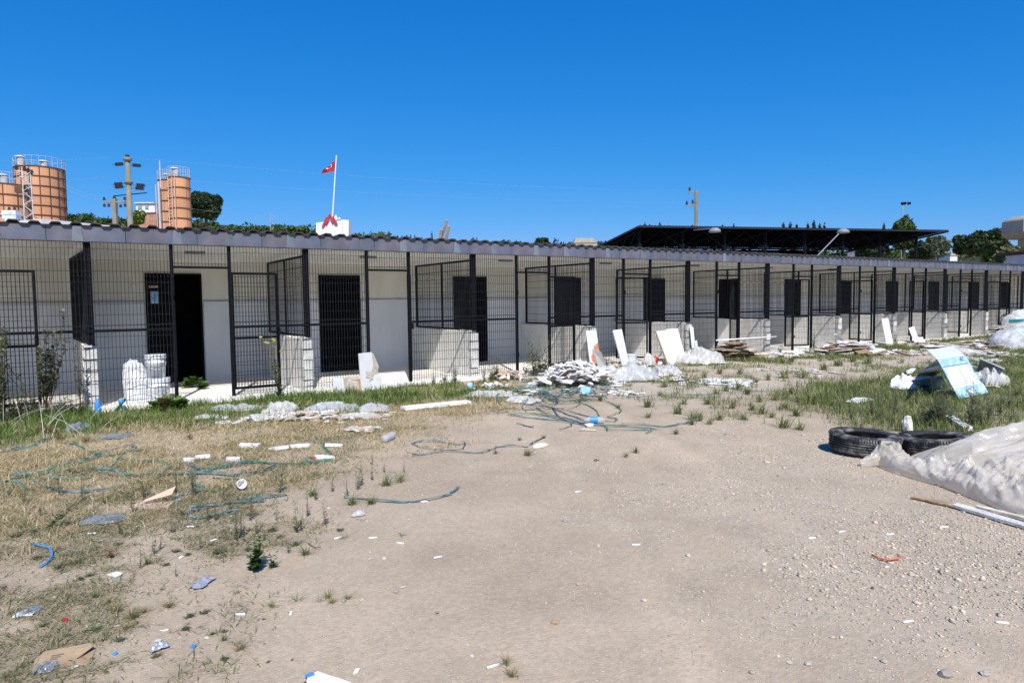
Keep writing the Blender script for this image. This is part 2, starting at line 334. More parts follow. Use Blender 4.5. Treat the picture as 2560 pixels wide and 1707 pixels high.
# doorways
for k, (a, b) in enumerate(DR):
    fr = bpart(MB().box(a, a+.04, YB-.04, YB+.2, 0, 2.14).box(b-.04, b, YB-.04, YB+.2, 0, 2.14).box(a+.04, b-.04, YB-.04, YB+.2, 2.10, 2.14), 'door_frame', M['door'])
    if k in (1, 4, 6, 8, 10):
        dl = bpart(MB().box(a+.045, (a+b)/2-.02, YB+.05, YB+.09, .02, 2.09), 'door', M['door'])
        if k == 1:
            MB().box(1.35, 1.51, YB+.036, YB+.048, 1.86, 1.90).build('wooden_label', M['pinkcard'], dl)
            MB().box(1.37, 1.51, YB+.036, YB+.048, 1.56, 1.79).build('blue_notice', M['ltblue'], dl)
            s = MB()
            for j in range(4): s.box(1.40 + .018 * (j % 2), 1.48, YB+.030, YB+.034, 1.72 - j * .035, 1.732 - j * .035)
            s.build('notice_print', M['blue'], dl)
    else:
        mb = MB().box(a+.045, a+.075, YB+.05, YB+.08, .02, 2.09).box(b-.075, b-.045, YB+.05, YB+.08, .02, 2.09)
        for z in (.05, 1.05, 2.03): mb.box(a+.075, b-.075, YB+.052, YB+.078, z, z+.03)
        dl = bpart(mb, 'barred_door', M['steel'])
        s = MB(); x = a + .15
        while x < b - .1: s.box(x, x+.012, YB+.055, YB+.067, .08, 2.03); x += .085
        s.build('door_bars', M['steel'], dl, kind='stuff')
for k in range(1, 8):   # flat ceiling fittings over the gates
    xx = (GL[k] + GR[k]) / 2 + .1
    bpart(MB().box(xx-.16, xx+.16, 13.2, 13.32, 2.425, 2.474), 'ceiling_light', M['lamp'])
bpart(MB().box(1.05, 1.13, YB-.02, YB-.002, 1.82, 1.92), 'wall_switch', M['bwhite'])

# ---------------------------------------------------------------- low walls and partitions
rb = random.Random(5)
def lowwall(k):
    x = PK[k]
    w = thing('low_wall', 'low white plastered wall with a raw block end, %s along the kennel front from the left' % ORD[k], 'wall', (x, YF, 0), 0, 'low walls between the kennel bays')
    n = 18; V = []; F = []
    mb = MB()
    for i in range(n):
        y0 = .085 + i * (YB - .035 - YF - .085) / n; y1 = .085 + (i + 1) * (YB - .035 - YF - .085) / n
        z = .915 + rb.uniform(-.008, .01)
        mb.add([(-.1,y0,.002),(.1,y0,.002),(.1,y1,.002),(-.1,y1,.002),(-.1,y0,z),(.1,y0,z),(.1,y1,z),(-.1,y1,z)], [(4,5,6,7),(0,1,5,4),(1,2,6,5),(2,3,7,6),(3,0,4,7)])
    mb.build('plastered_body', M['plaster'], w)
    for i in range(5):
        z0 = .005 + i * .178; j = rb.uniform(-.012, .012); jw = rb.uniform(.0, .012)
        b = MB(); x0, x1, y0, y1, z1 = -.098 + jw, .098 - jw, -.03 + j, .08, z0 + .163
        c = .012
        b.add([(x0+c,y0,z0),(x1-c,y0,z0),(x1,y0+c,z0),(x1,y1,z0),(x0,y1,z0),(x0,y0+c,z0),(x0+c,y0+rb.uniform(0,.012),z1),(x1-c,y0,z1),(x1,y0+c,z1),(x1,y1,z1),(x0,y1,z1),(x0,y0+c,z1)],
              [(5,4,3,2,1,0),(6,7,8,9,10,11)] + [(q,(q+1)%6,6+(q+1)%6,6+q) for q in range(6)])
        b.build('block', M['block'], w)
    m2 = MB()
    for i in range(5):
        m2.obox((rb.uniform(-.05,.05), rb.uniform(.0,.6), .925), (.05,.01,0), (-.01,rb.uniform(.03,.08),0), (0,0,rb.uniform(.008,.018)))
    m2.build('mortar_crust', M['block'], w)
def wires(mb, u0, u1, z0, z1, du=.05, dz=.165, flip=False, t=.0058, off=0., crimp=True):
    """wire grid in the plane of local x (or local y when flip)"""
    def P(u, z, o=0): return (off + o, u, z) if flip else (u, off + o, z)
    u = u0 + .02
    while u < u1 - .01:
        if crimp and z0 < 1.9 < z1:
            mb.bar(P(u, z0), P(u, 1.93), t, caps=False); mb.bar(P(u, 1.93), P(u, 1.96, -.022), t, caps=False)
            mb.bar(P(u, 1.96, -.022), P(u, 1.99), t, caps=False); mb.bar(P(u, 1.99), P(u, z1), t, caps=False)
        else: mb.bar(P(u, z0), P(u, z1), t, caps=False)
        u += du
    z = z0 + .05
    while z < z1 - .01:
        mb.bar(P(u0, z, .005), P(u1, z, .005), t, caps=False)
        z += dz
    if z0 < 1.2 < z1: mb.bar(P(u0, 1.235, .005), P(u1, 1.235, .005), t, caps=False)
def partition(k):
    x = PK[k]
    p = thing('partition_fence', 'black mesh side partition standing on the %s low wall from the left' % ORD[k], 'fence', (x + .02, YF + .05, .93), 0, 'mesh partitions between the kennel bays')
    y1 = YB - .1 - YF - .05
    MB().box(-.045, .045, -.045, .045, .0, ZT-.93-.004).build('post', M['steel'], p)
    MB().box(-.02, .02, y1-.04, y1, .04, 1.41).build('back_post', M['steel'], p)
    MB().box(-.018, .018, 1.36, 1.395, .04, 1.41).build('middle_post', M['steel'], p)
    MB().box(-.02, .02, .046, y1, .0, .038).build('bottom_rail', M['steel'], p)
    MB().box(-.02, .02, .046, y1, 1.412, 1.45).build('top_rail', M['steel'], p)
    m = MB(); wires(m, .05, y1-.04, .04, 1.41, flip=True, crimp=False, off=-.022)
    m.build('wire_mesh', M['wire'], p, kind='stuff')
    if k == 1:
        MB().box(-.012, .0, .05, y1, .05, 1.40).build('dark_sheet', M['door'], p); p.rotation_euler = (0, 0, R_(4.2))
for k in range(len(PK) - 1):
    lowwall(k); partition(k)

# ---------------------------------------------------------------- front fence panels and gates
for k in range(-1, len(GL) - 1):
    xa = GR[k] if k >= 0 else -5.3
    xb = GL[k+1]; W = xb - xa
    f = thing('fence_panel', ('black wire mesh front panel, %s from the left, crossing in front of a low wall' % ORD[k+1]), 'fence', (xa, YF, 0), 0, 'mesh panels along the kennel front')
    MB().box(-.025, .025, -.025, .025, -.12, ZT).build('post', M['steel'], f)
    MB().box(W-.025, W+.025, -.025, .025, -.12, ZT).build('post', M['steel'], f)
    MB().box(.026, W-.026, -.022, .018, 1.13, 1.17).build('middle_rail', M['steel'], f)
    m = MB(); wires(m, .0, W, .02, ZT, off=-.032); m.build('wire_mesh', M['wire'], f, kind='stuff')
    h = GL[k+1]; g = GR[k+1]; w2 = g - h
    MB().box(W+.026, W+w2-.026, -.02, .02, 2.11, 2.145).build('gate_lintel', M['steel'], f)
    m = MB(); wires(m, W+.02, W+w2-.02, 2.14, ZT, off=-.032, crimp=False); m.build('header_mesh', M['wire'], f, kind='stuff')
    if k + 1 >= 1 and (k + 1) % 1 == 0:
        s = MB()
        for z in (.4, 1.7): s.tube([(W+.0, -.06, z-.04), (W+.0, -.06, z+.04)], .012, 6)
        s.build('hinge_pin', M['steel'], f)
gst = ['folded right back inside against the mesh', 'folded back inside beside the open doorway bay', 'swung inwards and seen nearly edge-on', 'folded right back inside behind the mesh',
       'standing partly open inwards', 'swung far in and seen edge-on', 'only slightly ajar', 'standing square to the front', 'swung far inwards', 'open at a right angle', 'half open', 'swung wide open', 'folded back']
for k in range(len(GL)):
    w = GR[k] - GL[k] - .06
    g = thing('gate', 'black mesh gate, %s from the left, %s' % (ORD[k], gst[k]), 'gate', (GR[k] - .0, YF + .045, 0), -R_(GA[k]), 'mesh gates of the kennel bays')
    MB().box(-.06, -.02, -.018, .018, .10, 2.06).build('hinge_stile', M['steel'], g)
    MB().box(-w, -w+.04, -.018, .018, .10, 2.06).build('latch_stile', M['steel'], g)
    for z, nm in ((.10, 'bottom_rail'), (.94, 'middle_rail'), (2.02, 'top_rail')):
        MB().box(-w+.042, -.062, -.016, .016, z, z+.04).build(nm, M['steel'], g)
    m = MB(); wires(m, -w+.02, -.04, .12, 2.04, off=-.022, crimp=False); m.build('wire_mesh', M['wire'], g, kind='stuff')
    MB().box(-w-.004, -w+.05, .02, .05, .98, 1.10).build('latch', M['steel'], g)
# ---------------------------------------------------------------- ground
def poly_px(pts): return np.array([[*G(x, y)[:2]] for x, y in pts])
def inpoly(x, y, P):
    r = np.zeros(x.shape, bool); n = len(P); j = n - 1
    for i in range(n):
        xi, yi = P[i]; xj, yj = P[j]
        c = ((yi > y) != (yj > y)) & (x < (xj - xi) * (y - yi) / (yj - yi + 1e-12) + xi); r ^= c; j = i
    return r
def px_of(x, y, z=GZ):
    c0 = RW[0,0]*x + RW[1,0]*y + RW[2,0]*(z-HC); c1 = RW[0,1]*x + RW[1,1]*y + RW[2,1]*(z-HC); c2 = RW[0,2]*x + RW[1,2]*y + RW[2,2]*(z-HC)
    d = np.maximum(-c2, .3); return CX + FPX*c0/d, CY - FPX*c1/d, d
def ss(a, b, v): t = np.clip((v - a) / (b - a), 0, 1); return t * t * (3 - 2 * t)
def gh(x, y):
    return .018 * (fbm(x*.9, y*.9, 3, 3) - .5) + .010 * (fbm(x*5, y*5, 9, 3) - .5)
def zones(x, y):
    """straw, green, gravel, path weights, 0..1, as world functions"""
    x = np.asarray(x, float); y = np.asarray(y, float)
    w = (fbm(x*1.1, y*1.1, 21, 4) - .5) * 2; w2 = (fbm(x*3.3, y*3.3, 55, 3) - .5) * 2
    # dry grass field left of the track: boundary line from (0.6,5.5) to (6.4,9.4)
    bx = y - (5.15 + .62 * (x + .2)); straw = ss(-.7, .9, bx + w * .9 + w2*.5) * (1 - ss(5.8, 7.2, x - .15*(y-9) + w*.6)) * ss(4.6, 6.0, y + w)
    green = ss(9.5, 10.4, y + w*.6 + .05*x) * (1 - ss(5.6, 7.0, x + w)) * (y < 11.95)
    gp = (x > 9.2 - .0*y) * 1.0
    rg = ss(-.5, .5, x - 8.35 - .22*(y-4) + w*.8) * ss(-.35, .3, y - (3.5 + .01*x) + w*.3) * (1 - ss(6.0, 7.4, y - .10*(x-8) + w*.6))
    fr = ss(9.9, 10.9, y + w*.9) * ss(6.8, 8, x) * ss(-.25,.2, w + w2*.7) * (y < 11.95)
    tr = .5 * ss(.05, .45, w2 + w*.5) * ss(6.8, 8.4, x) * ss(4.8, 6.2, y - .1*(x-8)) * (y < 10.6)
    green = np.clip(green + rg + fr*.8 + tr, 0, 1)
    grav = ss(-.2, .9, (x - 4.2) - .9*(y - 3.6)*0 + w*.8 + .25*(y-1)) * (1 - ss(3.9, 4.7, y - .12*(x-4) + w*.3))
    grav = np.clip(grav*.8 + .55*ss(.25, .6, w2*.8 + w) * ss(1.5, 3.5, x) + 1.1*np.exp(-((x-4.1)/1.1)**2 - ((y-1.9)/.75)**2), 0, 1) * (1 - straw) * (1 - rg)
    path = ss(6.8, 8.2, x + w*.8) * ss(6.6, 7.6, y - .1*(x-8)+w*.5) * (1-fr)
    return straw, green, grav, path
def creepw(x, y):
    lim = ss(0, .8, .62 + .52*(y - 3.0) - x + (fbm(x*1.4, y*1.4, 9, 3)-.5)*1.3) * (y < 8)
    return lim * ss(.36, .54, fbm(x*2.3, y*2.3, 201, 4)), lim
def axis(a, b, c0, c1, step, far):
    core = list(np.arange(c0, c1, step)); lo = []; v = c0; s = step
    while v > -far: s *= 1.35; v -= s; lo.append(v)
    hi = []; v = core[-1]; s = step
    while v < far: s *= 1.35; v += s; hi.append(v)
    return np.array(lo[::-1] + core + hi)
gx = axis(0, 0, -4, 26, .075, 3000); gy = axis(0, 0, .2, 12.1, .075, 3000)
X, Y = np.meshgrid(gx, gy); core = (np.abs(X) < 60) & (np.abs(Y) < 60)
Zg = np.where((X > -5) & (X < 27) & (Y > -1) & (Y < 11.8), gh(X, Y), 0) + GZ
s_, g_, v_, p_ = zones(X, Y)
dirt = np.array([.43,.342,.245]); strawc = np.array([.38,.29,.17]); greenc = np.array([.17,.165,.085]); gravc = np.array([.45,.375,.285]); pathc = np.array([.46,.39,.31])
C = np.ones(X.shape + (3,)) * dirt
C *= (.86 + .17 * fbm(X*2.1, Y*2.1, 77, 5) + .13 * ss(.35, .65, fbm(X*.45 + .3*Y, Y*.35, 78, 3)))[..., None]
for off in (0., 1.45):                                             # faint pale wheel tracks worn by vehicles
    tx_ = 2.3 + off + .62*(Y - 2.5) + .25*np.sin(Y*.6) + .10*(fbm(Y*1.3, X*.2, 91, 2) - .5); C *= (1 + .09*np.exp(-((X - tx_)/.13)**2) - .05*np.exp(-((X - tx_ - .22)/.08)**2))[..., None]
def mixc(C, c, w): return C * (1 - w[..., None]) + c * w[..., None]
C = mixc(C, pathc, p_*.75); C = mixc(C, gravc, v_*.7); C = mixc(C, strawc, s_*(.25 + .5*ss(.38, .60, fbm(X*1.9, Y*1.9, 131, 4)))); C = mixc(C, greenc, g_*.7)
cw, cl = creepw(X, Y); C = mixc(C, np.array([.24,.19,.115]), np.clip(cw*.55 + cl*.12, 0, 1)*(1-s_*.5))
ny, nx = X.shape; idx = np.arange(ny*nx).reshape(ny, nx)
Fq = np.stack([idx[:-1,:-1], idx[:-1,1:], idx[1:,1:], idx[1:,:-1]], -1).reshape(-1, 4)
mg, nt, b = _base('dusty_ground'); N = nt.nodes; L = nt.links
a = N.new('ShaderNodeAttribute'); a.attribute_name = 'tint'
tc = N.new('ShaderNodeTexCoord')
def nz_(sc, det=6, ro=.6):
    n = N.new('ShaderNodeTexNoise'); n.inputs['Scale'].default_value = sc; n.inputs['Detail'].default_value = det; n.inputs['Roughness'].default_value = ro; L.new(tc.outputs['Object'], n.inputs['Vector']); return n
def mrr(src, a0, a1, b0, b1):
    m = N.new('ShaderNodeMapRange'); m.inputs[1].default_value = a0; m.inputs[2].default_value = a1; m.inputs[3].default_value = b0; m.inputs[4].default_value = b1; L.new(src, m.inputs[0]); return m.outputs[0]
n1 = nz_(35, 8, .7); n2 = nz_(2.2, 6); n3 = nz_(160, 3)
vs = N.new('ShaderNodeVectorMath'); vs.operation = 'SCALE'; L.new(a.outputs['Color'], vs.inputs[0]); L.new(mrr(n1.outputs[0], .3, .7, .84, 1.16), vs.inputs['Scale'])
v2 = N.new('ShaderNodeVectorMath'); v2.operation = 'SCALE'; L.new(vs.outputs[0], v2.inputs[0]); L.new(mrr(n2.outputs[0], .3, .7, .9, 1.08), v2.inputs['Scale'])
vo = N.new('ShaderNodeTexVoronoi'); vo.inputs['Scale'].default_value = 75; L.new(tc.outputs['Object'], vo.inputs['Vector'])
vr = N.new('ShaderNodeSeparateColor'); L.new(vo.outputs['Color'], vr.inputs[0])
gt = N.new('ShaderNodeMath'); gt.operation = 'GREATER_THAN'; gt.inputs[1].default_value = .86; L.new(vr.outputs[0], gt.inputs[0])
lt = N.new('ShaderNodeMath'); lt.operation = 'LESS_THAN'; lt.inputs[1].default_value = .33; L.new(vo.outputs['Distance'], lt.inputs[0])
mm = N.new('ShaderNodeMath'); mm.operation = 'MULTIPLY'; L.new(gt.outputs[0], mm.inputs[0]); L.new(lt.outputs[0], mm.inputs[1])
m5 = N.new('ShaderNodeMath'); m5.operation = 'MULTIPLY'; m5.inputs[1].default_value = .55; L.new(mm.outputs[0], m5.inputs[0])
mx = N.new('ShaderNodeMixRGB'); mx.inputs[2].default_value = (.60,.54,.46,1); L.new(m5.outputs[0], mx.inputs[0]); L.new(v2.outputs[0], mx.inputs[1]); L.new(mx.outputs[0], b.inputs['Base Color'])
b.inputs['Roughness'].default_value = .95; b.inputs['Specular IOR Level'].default_value = .15
ad = N.new('ShaderNodeMath'); ad.operation = 'ADD'; L.new(n1.outputs[0], ad.inputs[0]); L.new(mrr(n3.outputs[0], 0, 1, 0, .35), ad.inputs[1])
bp = N.new('ShaderNodeBump'); bp.inputs['Strength'].default_value = .6; bp.inputs['Distance'].default_value = .02; L.new(ad.outputs[0], bp.inputs['Height']); L.new(bp.outputs[0], b.inputs['Normal'])
gm = npmesh('ground', np.stack([X, Y, Zg], -1).reshape(-1, 3), Fq, mg, C.reshape(-1, 3), smooth=True)
ground = struct(link('ground', gm))
def Gp(px, py, dz=0.):
    p = G(px, py)
    while p.y > 11.86 and py < 1200: py += 1; p = G(px, py)
    return Vector((p.x, p.y, GZ + float(gh(np.array(p.x), np.array(p.y))) + dz))

# ---------------------------------------------------------------- gravel and crumbs
rs = np.random.RandomState(11)
OCT_V = np.array([(1,0,0),(-1,0,0),(0,1,0),(0,-1,0),(0,0,1),(0,0,-1),(.6,.6,.5),(-.6,-.5,.6)], float)
ICO_F = [(0,6,4),(6,2,4),(2,1,4),(1,7,4),(7,3,4),(3,0,4),(0,2,6),(2,0,5),(1,2,5),(3,1,5),(0,3,5),(3,7,1)]
def pebbles(x, y, r, colr, zoff=.3):
    n = len(x); V = np.tile(OCT_V, (n, 1, 1)); V *= (1 + rs.uniform(-.28, .28, V.shape))
    sc = np.stack([r*rs.uniform(.8,1.5,n), r*rs.uniform(.7,1.1,n), r*rs.uniform(.4,.75,n)], -1); V *= sc[:, None, :]
    a = rs.uniform(0, 6.28, n); ca, sa = np.cos(a)[:,None], np.sin(a)[:,None]
    vx = V[...,0]*ca - V[...,1]*sa; vy = V[...,0]*sa + V[...,1]*ca
    V = np.stack([vx + x[:,None], vy + y[:,None], V[...,2] + (GZ + gh(x, y) + r*zoff*.6)[:,None]], -1)
    F = (np.array(ICO_F)[None] + (np.arange(n)*8)[:,None,None]).reshape(-1, 3)
    return V.reshape(-1, 3), F, np.repeat(colr, 8, 0)
def samp(n, x0, x1, y0, y1): return rs.uniform(x0, x1, n), rs.uniform(y0, y1, n)
# candidates are drawn denser near the viewer
x1, y1 = samp(110000, -1.5, 9, .6, 6); x2, y2 = samp(60000, -1, 20, 4, 11.5)
x = np.concatenate([x1, x2]); y = np.concatenate([y1, y2])
ppx, ppy, dd = px_of(x, y); ok = (ppx > -60) & (ppx < 2620) & (ppy < 1760) & (ppy > 700)
x, y, dd = x[ok], y[ok], dd[ok]
s_, g_, v_, p_ = zones(x, y); pr_ = .13 + .48*v_ + .15*p_ ; pr_ *= (1 - .75*g_)*(1-.5*s_) * (.4 + 1.2*vnoise(x*1.7, y*1.7, 5))
k = rs.rand(len(x)) < pr_; x, y, dd, v_ = x[k], y[k], dd[k], v_[k]
r = (.0019 + .0026*rs.rand(len(x))**3 + .0005*dd) * (1 + .7*v_*rs.rand(len(x)))
bf = np.exp(-((x-4.1)/1.0)**2 - ((y-1.9)/.7)**2); r *= 1 + .35*bf
big = rs.rand(len(x)) < .012 + .01*bf; r[big] *= rs.uniform(1.6, 2.6, big.sum())
cb = np.array([.50,.425,.335]) * rs.uniform(.6, 1.3, (len(x), 1)) * (1 + rs.uniform(-.05,.05,(len(x),3)))
V, F, C = pebbles(x, y, r, np.clip(cb, 0, .72))
gr = link('gravel', npmesh('gravel', V, F, M['tint'], C), kind='stuff')
print('pebbles', len(x))

# ---------------------------------------------------------------- grass
def blades(x, y, h, w, lean, col, z=None, seg=2, az=None):
    n = len(x); a = rs.uniform(0, 6.28, n) if az is None else az
    dx, dy = np.cos(a), np.sin(a); px_, py_ = -dy, dx
    z0 = (GZ + gh(x, y) - .004) if z is None else z
    P = []; 
    for (t, ww) in ((0, 1.), (.5, .8), (1., .0)):
        off = lean * h * t**1.7; zz = z0 + h * t * (1 - .25*lean*t)
        cx_, cy_ = x + dx*off, y + dy*off
        if ww > 0:
            P += [np.stack([cx_ - px_*w*ww/2, cy_ - py_*w*ww/2, zz], -1), np.stack([cx_ + px_*w*ww/2, cy_ + py_*w*ww/2, zz], -1)]
        else: P += [np.stack([cx_, cy_, zz], -1)]
    V = np.stack(P, 1)     # n,5,3
    F = np.array([(0,1,3),(0,3,2),(2,3,4)])[None] + (np.arange(n)*5)[:,None,None]
    sh = np.array([.8,.8,1.,1.,1.12])[None,:,None]
    C = np.clip(col[:,None,:]*np.ones((1,5,1)), 0, 1)
    return V.reshape(-1,3), F.reshape(-1,3), C.reshape(-1,3)
def colmix(n, cols, wts, v=.25):
    i = rs.choice(len(cols), n, p=np.array(wts)/sum(wts)); c = np.array(cols)[i]
    return c * rs.uniform(1-v, 1+v, (n,1))
GREENS = [(.16,.20,.06),(.11,.155,.04),(.22,.25,.09),(.40,.34,.19)]
STRAWS = [(.52,.42,.24),(.40,.31,.16),(.62,.53,.34),(.17,.20,.08)]
def clumped(n, x0, x1, y0, y1, spread):
    m = max(1, n // 14); cx_ = rs.uniform(x0, x1, m); cy_ = rs.uniform(y0, y1, m)
    i = rs.randint(0, m, n); return cx_[i] + rs.normal(0, spread, n), cy_[i] + rs.normal(0, spread, n)
def keepview(x, y, *o):
    a, b_, d = px_of(x, y); ok = (a > -80) & (a < 2640) & (b_ < 1780) & (b_ > 600) & (y < 11.9)
    return ok
# dense green turf
x, y = clumped(420000, -3, 30, 2.6, 11.9, .05); ok = keepview(x, y); x, y = x[ok], y[ok]
s_, g_, v_, p_ = zones(x, y); pa, pb, dd = px_of(x, y); patch = ss(.3, .6, fbm(x*1.5, y*1.5, 88, 3))
k = rs.rand(len(x)) < g_ * (.35 + .65*patch); x, y, dd = x[k], y[k], dd[k]
h = rs.gamma(5, .024, len(x)) * (.7 + .6*vnoise(x, y, 4)); h = np.clip(h, .03, .34) 
gcol = colmix(len(x), GREENS, [5,4,3,1.4]); near = (x < 7) & (y > 9.5); gcol[near] *= np.array([.72,.92,.62])
B1 = blades(x, y, h*.85, .0034 + .00045*dd, rs.uniform(.2, 1.0, len(x)), gcol)
link('grass', npmesh('grass', B1[0], B1[1], M['grass'], B1[2]), kind='stuff'); print('green', len(x))
# dry mat
x, y = clumped(420000, -2.5, 8.5, 3.2, 11.5, .06); ok = keepview(x, y); x, y = x[ok], y[ok]
s_, g_, v_, p_ = zones(x, y); pa, pb, dd = px_of(x, y); patch = ss(.38, .60, fbm(x*1.9, y*1.9, 131, 4))
k = rs.rand(len(x)) < s_ * (.30 + .70*patch) * (1-.75*g_); x, y, dd = x[k], y[k], dd[k]
h = np.clip(rs.gamma(3, .014, len(x)), .012, .16)
B2 = blades(x, y, h, .0026 + .0004*dd, rs.uniform(.7, 2.2, len(x)), colmix(len(x), STRAWS, [5,4,3,1.8]))
link('dry_grass', npmesh('dry_grass', B2[0], B2[1], M['grass'], B2[2]), kind='stuff'); print('dry', len(x))
# thin ground cover of the near left: creeping weeds in loose patches
x, y = clumped(260000, -2.2, 4.2, 1.5, 8.0, .03); ok = keepview(x, y); x, y = x[ok], y[ok]
pa, pb, dd = px_of(x, y); cw, cl = creepw(x, y)
k = rs.rand(len(x)) < cw*.75 + .09*cl; x, y, dd = x[k], y[k], dd[k]
h = np.clip(rs.gamma(3, .009, len(x)), .008, .08)
B3 = blades(x, y, h, .003 + .0004*dd, rs.uniform(.5, 2.5, len(x)), colmix(len(x), [(.13,.17,.07),(.20,.22,.11),(.40,.33,.20),(.28,.2,.12)], [4,4,4,2]))
link('creeping_weeds', npmesh('creeping_weeds', B3[0], B3[1], M['grass'], B3[2]), kind='stuff'); print('creep', len(x))
# ---------------------------------------------------------------- things beyond the kennels
rf = random.Random(21)
def base(px, py, d, z=GZ):
    p = at(px, py, d); return Vector((p.x, p.y, z)), p.z
RIGHTV = Vector((RW[0,0], RW[1,0], 0)).normalized(); FWDV = Vector((-RW[0,2], -RW[1,2], 0)).normalized()
def mpp(d): return d / FPX
# -------- foliage from many small leaf faces
def leafcloud(n, cen, rad, size, cols, wts, shell=.55, low=-.6, seed=0):
    r = np.random.RandomState(seed); d = r.normal(size=(n, 3)); d /= np.linalg.norm(d, axis=1)[:, None]
    rr = shell + (1 - shell) * r.rand(n) ** .7; lump = .72 + .5 * fbm(d[:,0]*2.2 + 7, d[:,1]*2.2 + d[:,2]*2.7, seed, 3)
    p = d * (rr * lump)[:, None]; p = p[p[:,2] > low]; n = len(p)
    P = p * np.array(rad) + np.array(cen); ln = np.linalg.norm(p, axis=1)
    nrm = p / ln[:,None] + r.normal(0, .75, (n, 3)); nrm /= np.linalg.norm(nrm, axis=1)[:, None]
    t = np.cross(nrm, r.normal(size=(n, 3))); t /= np.linalg.norm(t, axis=1)[:, None]; b_ = np.cross(nrm, t)
    s = size * r.uniform(.55, 1.3, (n, 1))
    V = np.stack([P - t*s, P - b_*s*.45, P + t*s, P + b_*s*.45], 1).reshape(-1, 3)
    F = np.arange(4*n).reshape(n, 4)
    i = r.choice(len(cols), n, p=np.array(wts)/sum(wts)); C = np.array(cols)[i] * r.uniform(.65, 1.3, (n, 1))
    return V, F, np.repeat(C, 4, 0)
def crown_obj(parent, parts):
    V = []; F = []; C = []; o = 0
    for (v, f, c) in parts: V.append(v); F.append(f + o); C.append(c); o += len(v)
    return link('crown', npmesh('crown', np.concatenate(V), np.concatenate(F), M['leaf'], np.concatenate(C)), parent)
DARK = [(.028,.05,.018),(.045,.07,.025),(.02,.035,.015),(.075,.095,.035)]
MID = [(.06,.10,.025),(.09,.13,.035),(.04,.07,.02),(.14,.17,.06)]
LIME = [(.12,.18,.03),(.17,.24,.04),(.07,.12,.02),(.24,.28,.08)]
OLIVE = [(.13,.15,.06),(.20,.20,.09),(.07,.09,.035),(.30,.28,.15)]
def tree(px, ptop, pbot, hw, d, label, cols=DARK, wts=(4,3,3,1), size=.22, n=5200, seed=0, lobes=5, group=None, name='tree', cat='tree', trunk=True):
    b0, _ = base(px, pbot, d); zt = at(px, ptop, d).z; zb = at(px, pbot, d).z; w = hw * mpp(d)
    t = thing(name, label, cat, b0, 0, group); r = random.Random(seed)
    h = zt - GZ; hc = max((zt - zb), .5); cz = zb - GZ + hc * .5
    if trunk:
        m = MB(); m.tube([(0,0,0), (w*.06, 0, cz*.5), (0, w*.05, cz), (0,0,cz + hc*.3)], [w*.10+.06, w*.08+.05, w*.05+.03, .02], 8)
        for k in range(5):
            a = r.uniform(0, 6.28); z0 = cz - hc*.3 + k*hc*.08
            m.tube([(0,0,z0), (math.cos(a)*w*.35, math.sin(a)*w*.35, z0 + hc*.22), (math.cos(a)*w*.6, math.sin(a)*w*.6, z0 + hc*.32)], [w*.045+.02, w*.03+.01, .01], 6)
        m.build('trunk', M['bark'], t, smooth=True)
    parts = [leafcloud(n // 2, (0, 0, cz), (w*.78, w*.78, hc*.46), size, cols, wts, .45, -.75, seed)]
    for k in range(lobes):
        a = 6.28 * k / lobes + r.uniform(-.4, .4); q = r.uniform(.42, .62); zz = cz + r.uniform(-.28, .30) * hc
        parts.append(leafcloud(n // (2*lobes), (math.cos(a)*w*q, math.sin(a)*w*q, zz), (w*.46, w*.46, hc*r.uniform(.18,.27)), size, cols, wts, .4, -.8, seed + k + 1))
    crown_obj(t, parts); return t
def spire(px, ptop, d, hw, label, seed, group, cols=DARK):
    b0, zt = base(px, ptop, d); t = thing('poplar_tree', label, 'tree', b0, 0, group); h = zt - GZ; w = hw * mpp(d)
    MB().tube([(0,0,0),(0,0,h*.96)], [.12,.02], 6).build('trunk', M['bark'], t)
    r = random.Random(seed); parts = []
    for k in range(6):
        z = h * (.45 + .09*k); q = w * (1 - .12*k)
        parts.append(leafcloud(150, (r.uniform(-.3,.3)*w, r.uniform(-.3,.3)*w, z), (q, q, h*.09), .13, cols, (4,3,3,1), .3, -1, seed*7 + k))
    crown_obj(t, parts); return t
# -------- hills behind: ridge strips with real depth and a wood growing on them
def hill(name, pts, d, thick, cols, wts, size, seed, n):
    top = [at(x, y, d) for x, y in pts]; V = []; F = []; m = len(top)
    for p in top:
        f = FWDV * thick; V += [(p.x - f.x, p.y - f.y, GZ), (p.x, p.y, p.z - .4), (p.x + f.x, p.y + f.y, GZ)]
    for i in range(m - 1):
        for j in range(2): o = i*3 + j; F.append((o, o+3, o+4, o+1))
    struct(link(name, npmesh(name, V, F, mat(name + '_soil', (.035,.045,.02), .95, .3, .05))))
    P = []; r = np.random.RandomState(seed); k = 0; parts = []; o = 0
    for i in range(m - 1):
        a, b_ = top[i], top[i+1]; L_ = (b_ - a).length; cnt = max(3, int(L_ / (size * 2.4)))
        for q in range(cnt):
            t = (q + r.rand()) / cnt; s = r.rand() * .10; p = a.lerp(b_, t) - FWDV * (thick * s); z = (a.z*(1-t) + b_.z*t) * (1 - s) - r.rand() * size * 2
            rad = size * r.uniform(3, 6.5)
            v, f, c = leafcloud(n, (p.x, p.y, z), (rad, rad, rad*.6), size, cols, wts, .5, -.6, seed + k); parts.append((v, f + o, c)); o += len(v); k += 1
    nm = 'woodland'
    ob = link(nm, npmesh(nm, np.concatenate([p[0] for p in parts]), np.concatenate([p[1] for p in parts]), M['leaf'], np.concatenate([p[2] for p in parts])), kind='stuff')
hill('left_hill', [(-60,560),(60,552),(140,545),(170,536),(250,540),(330,545),(420,556),(480,556),(520,556),(600,560),(680,566),(740,564),(790,573),(900,588),(1000,596)], 150, 40, MID, (4,3,3,1.5), .5, 3, 150)
